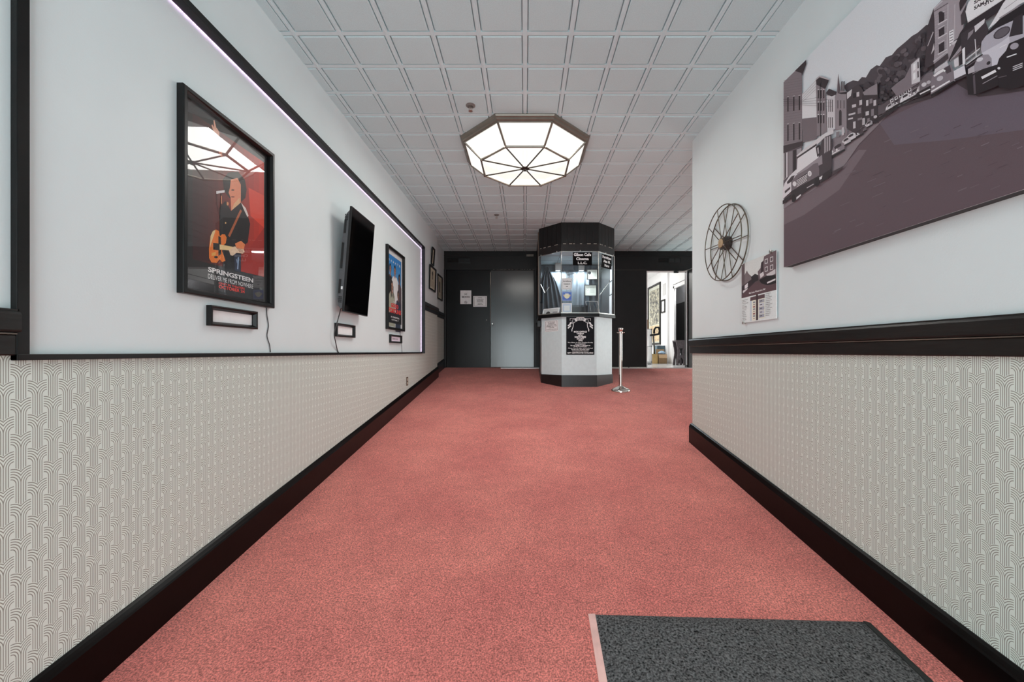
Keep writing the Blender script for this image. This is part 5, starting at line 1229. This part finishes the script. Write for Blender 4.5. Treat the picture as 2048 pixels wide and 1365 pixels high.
# ------------------------------------------------------------------ back room seen through the open doorway
def build_backroom():
    fl = floor_h(YF); RX = 4.0; y0, y1 = 9.70, 10.74
    struct(MB().box(WD, -.5, 7.5, YF-.11, 15.5, fl-.06, fl).build('floor_back_room', VINYL))
    struct(MB().box(WD, -.5, 7.5, YF+.13, 15.5, CEIL+.25, CEIL+.35).build('ceiling_back_room', BWHITE))
    W = Fr((RX, 0, 0), (0, -1, 0))
    b = MB(); b.box(W, -15.4, -y1, fl, CEIL+.3, -.03, 0); b.box(W, -y0, -(YF+.13), fl, CEIL+.3, -.03, 0); b.box(W, -y1, -y0, 1.69, CEIL+.3, -.03, 0)
    b.box(W, -11.28, -11.16, fl, CEIL+.3, 0, .05)
    struct(b.build('wall_back_room_right', BWHITE))
    struct(MB().box(WD, -.5, 7.5, 15.4, 15.5, fl, CEIL+.3).build('wall_back_room_end', BWHITE))
    struct(MB().box(WD, -.62, -.5, YF+.13, 15.5, fl, CEIL+.3).build('wall_back_room_left', BWHITE))
    d = structempty('door_3', (RX, (y0+y1)/2, fl))
    b = MB(); b.box(W, -y1-.07, -y1, fl, 1.75, 0, .02); b.box(W, -y0, -y0+.07, fl, 1.75, 0, .02); b.box(W, -y1-.07, -y0+.07, 1.69, 1.78, 0, .02); b.build('door_casing', BWHITE, d)
    b = MB(); b.box(W, -y1-.105, -y1-.07, fl, 1.80, 0, .012); b.box(W, -y1-.105, -y0+.1, 1.78, 1.80, 0, .012); b.build('casing_shadow_strip', BLKPL, d)
    DK = pmat('dark_store_wall', rgb(12, 12, 13), rough=.8)
    struct(MB().box(WD, 4.40, 4.50, 9.0, 14.7, fl, 1.38).box(WD, RX+.03, 4.45, 14.6, 14.7, fl, CEIL+.3).box(WD, RX+.03, 4.45, 9.0, 9.1, fl, CEIL+.3).build('wall_store_room', DK)); struct(MB().box(WD, 4.42, 4.50, 9.0, 14.7, 1.38, CEIL+.3).build('wall_store_room_upper', pmat('grey_store_wall', rgb(126, 126, 128), rough=.7)))
    # tall framed print
    u0, u1, v0, v1 = -13.04, -11.84, .205, 2.06
    o = thing('tall_framed_print', W.p((u0+u1)/2, v0, 0), 'tall framed black and cream patterned print on back-room wall, seen through open doorway', 'framed print')
    MB().mitred(W, u0, u1, v0, v1, [(0, 0), (0, .03), (.05, .035), (.06, .02), (.06, 0)]).build('frame', FRAMEBLK, o)
    P = Print(W, .004, k=.75); P.rect(u0+.05, v0+.05, u1-.05, v1-.05, (206, 208, 192)); P.rect(u0+.15, v0+.62, u1-.15, v1-.15, (158, 154, 132)); P.rect(u0+.15, v0+.1, u1-.15, v0+.60, (210, 188, 142))
    rr = random.Random(3)
    for i in range(260):
        x = u0+.18+(u1-u0-.36)*rr.random(); y = v0+.64+(v1-v0-.82)*rr.random()
        P.ell(x, y, .015+.025*rr.random(), .02+.05*rr.random(), rr.choice(((34, 34, 30), (50, 50, 44), (214, 210, 188), (176, 170, 146))), rr.random()*3, 7)
    for i in range(40):
        x = u0+.2+(u1-u0-.4)*rr.random(); y = v0+.14+.4*rr.random(); P.ell(x, y, .02, .03+.04*rr.random(), rr.choice(((150, 112, 72), (226, 206, 164), (186, 150, 100))), rr.random()*3, 7)
    P.build('art_print', PRINT, o, ink=True)
    MB().poly(W, [(u0+.05, v0+.05), (u1-.05, v0+.05), (u1-.05, v1-.05), (u0+.05, v1-.05)], .018).build('glass_pane', POSTERGLASS, o, fix=False)
    o = thing('small_framed_notice', W.p(-11.6, 1.1, 0), 'small dark-framed white notice on back-room wall beside the tall print', 'framed notice')
    MB().mitred(W, -11.80, -11.46, 1.12, 1.50, [(0, 0), (0, .03), (.03, .03), (.04, .02), (.04, 0)]).build('frame', FRAMEBLK, o); MB().box(W, -11.77, -11.49, 1.15, 1.47, .002, .006).build('sheet', PAPERW, o)
    o = tagm(MB().box(W, -11.66, -11.42, 1.62, 1.95, 0, .012).build('wall_patch', pmat('grey_patch', rgb(170, 170, 170, K), rough=.7)), 'pale grey square panel on back-room wall above small framed notice', 'panel')
    # boxes
    def carton(name, x0, x1, ya, yb, z0, z1, mat, label, open_=False):
        o = thing(name, ((x0+x1)/2, (ya+yb)/2, z0), label, 'box', 'cartons stacked in the back room')
        b = MB(); t = .006
        b.box(WD, x0, x1, ya, yb, z0, z0+t); b.box(WD, x0, x0+t, ya, yb, z0, z1); b.box(WD, x1-t, x1, ya, yb, z0, z1); b.box(WD, x0, x1, ya, ya+t, z0, z1); b.box(WD, x0, x1, yb-t, yb, z0, z1)
        b.build('carton_body', mat, o)
        if open_:
            MB().hull([(x0, ya, z1-.002), (x1, ya, z1-.002), (x1, ya+.005, z1), (x0, ya+.005, z1)], [(x0-.02, ya-.12, z1-.1), (x1-.04, ya-.12, z1-.1), (x1-.04, ya-.115, z1-.098), (x0-.02, ya-.115, z1-.098)]).build('flap', mat, o)
            MB().hull([(x0, yb-.005, z1), (x1, yb-.005, z1), (x1, yb, z1), (x0, yb, z1)], [(x0, yb+.02, z1+.14), (x1, yb+.02, z1+.14), (x1, yb+.025, z1+.14), (x0, yb+.025, z1+.14)]).build('flap', mat, o)
        else: MB().box(WD, x0+.001, x1-.001, ya, yb, z1-.004, z1+.002).build('lid', mat, o)
        return o
    carton('cardboard_box', 3.645, 3.88, 11.0, 11.20, fl, fl+.26, CARDB, 'open brown cardboard box on back-room floor, nearest the white wall corner', True)
    carton('cardboard_box', 3.46, 3.635, 11.0, 11.18, fl, fl+.27, CARDY, 'yellow-tan cardboard box on back-room floor, left of the open brown box')
    carton('storage_crate', 3.71, 3.93, 11.28, 11.5, fl, fl+.50, pmat('teal_grey_crate', rgb(86, 108, 120), rough=.5, var=.2), 'teal-grey crate standing behind the open brown box in the back room')
    b = MB(); 
    vs = []; n = 12
    b.lathe((3.77, 11.10, fl+.265), [(.09, 0), (.105, .025), (.085, .06), (.04, .08), (.01, .09)], seg=18); tagm(b.build('plastic_bag', BLUEC, smooth=True), 'crumpled pale blue plastic bag on top of the open brown box', 'bag')
    carton('cardboard_box', 2.95, 3.20, 10.4, 10.7, fl+.92, fl+1.16, CARDB, 'small brown carton on top of white shelf unit at doorway left edge')
    o = thing('shelf_unit', (3.05, 10.55, fl), 'white slim shelf unit just inside the open doorway, left edge', 'shelf')
    for x in (2.90, 3.24): MB().box(WD, x, x+.03, 10.35, 10.75, fl, fl+.92).build('side_panel', WHITEPL, o)
    for z in (fl+.06, fl+.46, fl+.90): MB().box(WD, 2.90, 3.27, 10.35, 10.75, z-.01, z+.018).build('shelf_board', WHITEPL, o)
    tagm(MB().lathe((3.05, 10.55, fl+.479), [(.09, 0), (.10, .04), (.08, .12), (.085, .18), (.02, .2)], seg=20).build('white_tub', WHITEPL, smooth=True), 'white tub on the middle shelf inside doorway', 'tub')
    # upright vacuum with looped handle
    o = thing('upright_vacuum', (3.52, 10.5, fl), 'black upright vacuum with looped handle leaning inside the back-room doorway', 'vacuum cleaner')
    MB().tube([(3.20, 10.3, .415), (3.30, 10.3, .425), (3.42, 10.3, .45), (3.445, 10.3, .53), (3.42, 10.3, .62), (3.34, 10.3, .615), (3.31, 10.3, .56), (3.30, 10.3, .46)], .026, 10).build('loop_handle', BLKPL, o, smooth=True)
    MB().tube([(3.29, 10.32, .42), (3.50, 10.9, .10), (3.61, 11.24, -.10)], [.02, .022, .026], 10).build('wand', BLKPL, o, smooth=True)
    MB().hull([(3.52, 11.21, fl), (3.69, 11.21, fl), (3.69, 11.42, fl), (3.52, 11.42, fl)], [(3.56, 11.23, -.12), (3.66, 11.23, -.12), (3.65, 11.38, -.09), (3.57, 11.38, -.09)]).build('motor_head', BLKPL, o, bevel=.012)
    # carved stool end
    o = thing('carved_stool', (3.82, 9.92, fl), 'dark carved wooden stool with arched cut-out standing in the far inner doorway', 'stool')
    T = Fr((3.82, 9.85, fl), (1, 0, 0))
    half = [(.115, 0), (.105, .10), (.085, .22), (.075, .30), (.085, .40), (.105, .50), (.118, .58)]
    outl = half+[(-x, y) for x, y in half[::-1]]
    arch = [(-.06, 0)]+[(-.06*math.cos(t), .09+.10*math.sin(t)) for t in [math.pi*i/8 for i in range(9)]]+[(.06, 0)]
    b = MB()
    b.prism(T, half+[(.0, .58), (.0, .19)]+[(x, y) for x, y in [(.06*math.sin(math.pi/2*i/4), .09+.10*math.cos(math.pi/2*i/4)) for i in range(5)]]+[(.06, 0)], -.03, 0)
    b.prism(T, [(-x, y) for x, y in half+[(.0, .58), (.0, .19)]+[(x, y) for x, y in [(.06*math.sin(math.pi/2*i/4), .09+.10*math.cos(math.pi/2*i/4)) for i in range(5)]]+[(.06, 0)]][::-1], -.03, 0)
    b.build('carved_end', WOODD, o)
    b = MB(); T3 = Fr((3.83, 10.10, fl), (1, 0, 0)); hw_ = half+[(.0, .58), (.0, .19)]+[(x, y) for x, y in [(.06*math.sin(math.pi/2*i/4), .09+.10*math.cos(math.pi/2*i/4)) for i in range(5)]]+[(.06, 0)]
    b.prism(T3, hw_, -.03, 0); b.prism(T3, [(-x, y) for x, y in hw_][::-1], -.03, 0); b.build('carved_end', WOODD, o)
    MB().box(WD, 3.695, 3.945, 9.82, 10.10, fl+.58, fl+.61).build('seat', WOODD, o, bevel=.004)
    P = Print(T, .001, k=.9); P.sh([(-.05, .44), (-.02, .34), (-.03, .26), (0, .24), (.03, .26), (.02, .34), (.05, .44), (.02, .40), (0, .43), (-.02, .40)], (14, 12, 14)); P.ell(-.015, .27, .014, .028, (200, 198, 204)); P.build('carved_inlay', PRINT, o, ink=True)
    # red cord over the door edge
build_backroom()

# ------------------------------------------------------------------ light
def area(name, loc, target, sx, sy, power, col=(1, 1, 1)):
    l = bpy.data.lights.new(name, 'AREA'); l.shape = 'RECTANGLE'; l.size = sx; l.size_y = sy; l.energy = power; l.color = col
    o = bpy.data.objects.new(name, l); COL.objects.link(o); o.location = loc
    o.rotation_euler = (Vector(target)-Vector(loc)).to_track_quat('-Z', 'Y').to_euler(); return o
area('entrance_daylight', (0, YB-.25, -.2), (0, 4, -.2), 2.6, 2.8, 78, (.86, .98, 1))
area('fixture_bulbs', (0, 4.163, 2.015), (0, 4.163, 0), .9, .9, 150, (1, .985, .94))
area('side_lobby_fill', (6.2, 7.4, .55), (1.0, 7.0, 2.0), 2.2, 1.6, 85, (.93, 1, .98))  # unseen fill added from the side, aimed up at the far ceiling
l = bpy.data.lights.new('store_room_fill', 'POINT'); l.energy = 22; l.shadow_soft_size = .08; o = bpy.data.objects.new('store_room_fill', l); COL.objects.link(o); o.location = (4.2, 10.3, 2.05)  # added unseen point light, brightens the grey upper store wall
area('back_room_light', (2.2, 11.6, CEIL+.2), (2.4, 11.6, 0), 2.0, 2.0, 80, (1, .98, .95))
for x in (.640, 1.093): area('booth_spot', (x, 7.80, 1.56), (x, 7.93, .6), .07, .05, 12, (.82, .93, 1))
area('booth_ceiling_light', (.88, 7.1, 1.70), (.88, 7.3, 0), .5, .3, 10, (.85, .93, 1))
w = bpy.data.worlds.new('daylight'); S.world = w; w.use_nodes = True
bg = w.node_tree.nodes['Background']; bg.inputs[0].default_value = (.85, .92, 1, 1); bg.inputs[1].default_value = .8

# ------------------------------------------------------------------ camera
for o in list(S.objects):
    if o.parent is None: o.location.z += LIFT
    if '_w' in o: del o['_w']
cam = bpy.data.cameras.new('camera'); co = bpy.data.objects.new('camera', cam); COL.objects.link(co)
co.location = (0, 0, LIFT); co.rotation_euler = (math.pi/2, 0, 0)
cam.sensor_width = 36; cam.lens = 36*F/2048
cam.shift_x = -(CX-1024)/2048; cam.shift_y = (CY-682.5)/2048
cam.clip_start = .02; cam.clip_end = 100
S.camera = co
S.view_settings.view_transform = 'Standard'; S.view_settings.look = 'None'
S.view_settings.exposure = 0.50; S.view_settings.gamma = 1.0; S.view_settings.use_curve_mapping = False
S.cycles.max_bounces = 10; S.cycles.diffuse_bounces = 6; S.cycles.sample_clamp_indirect = 6.0
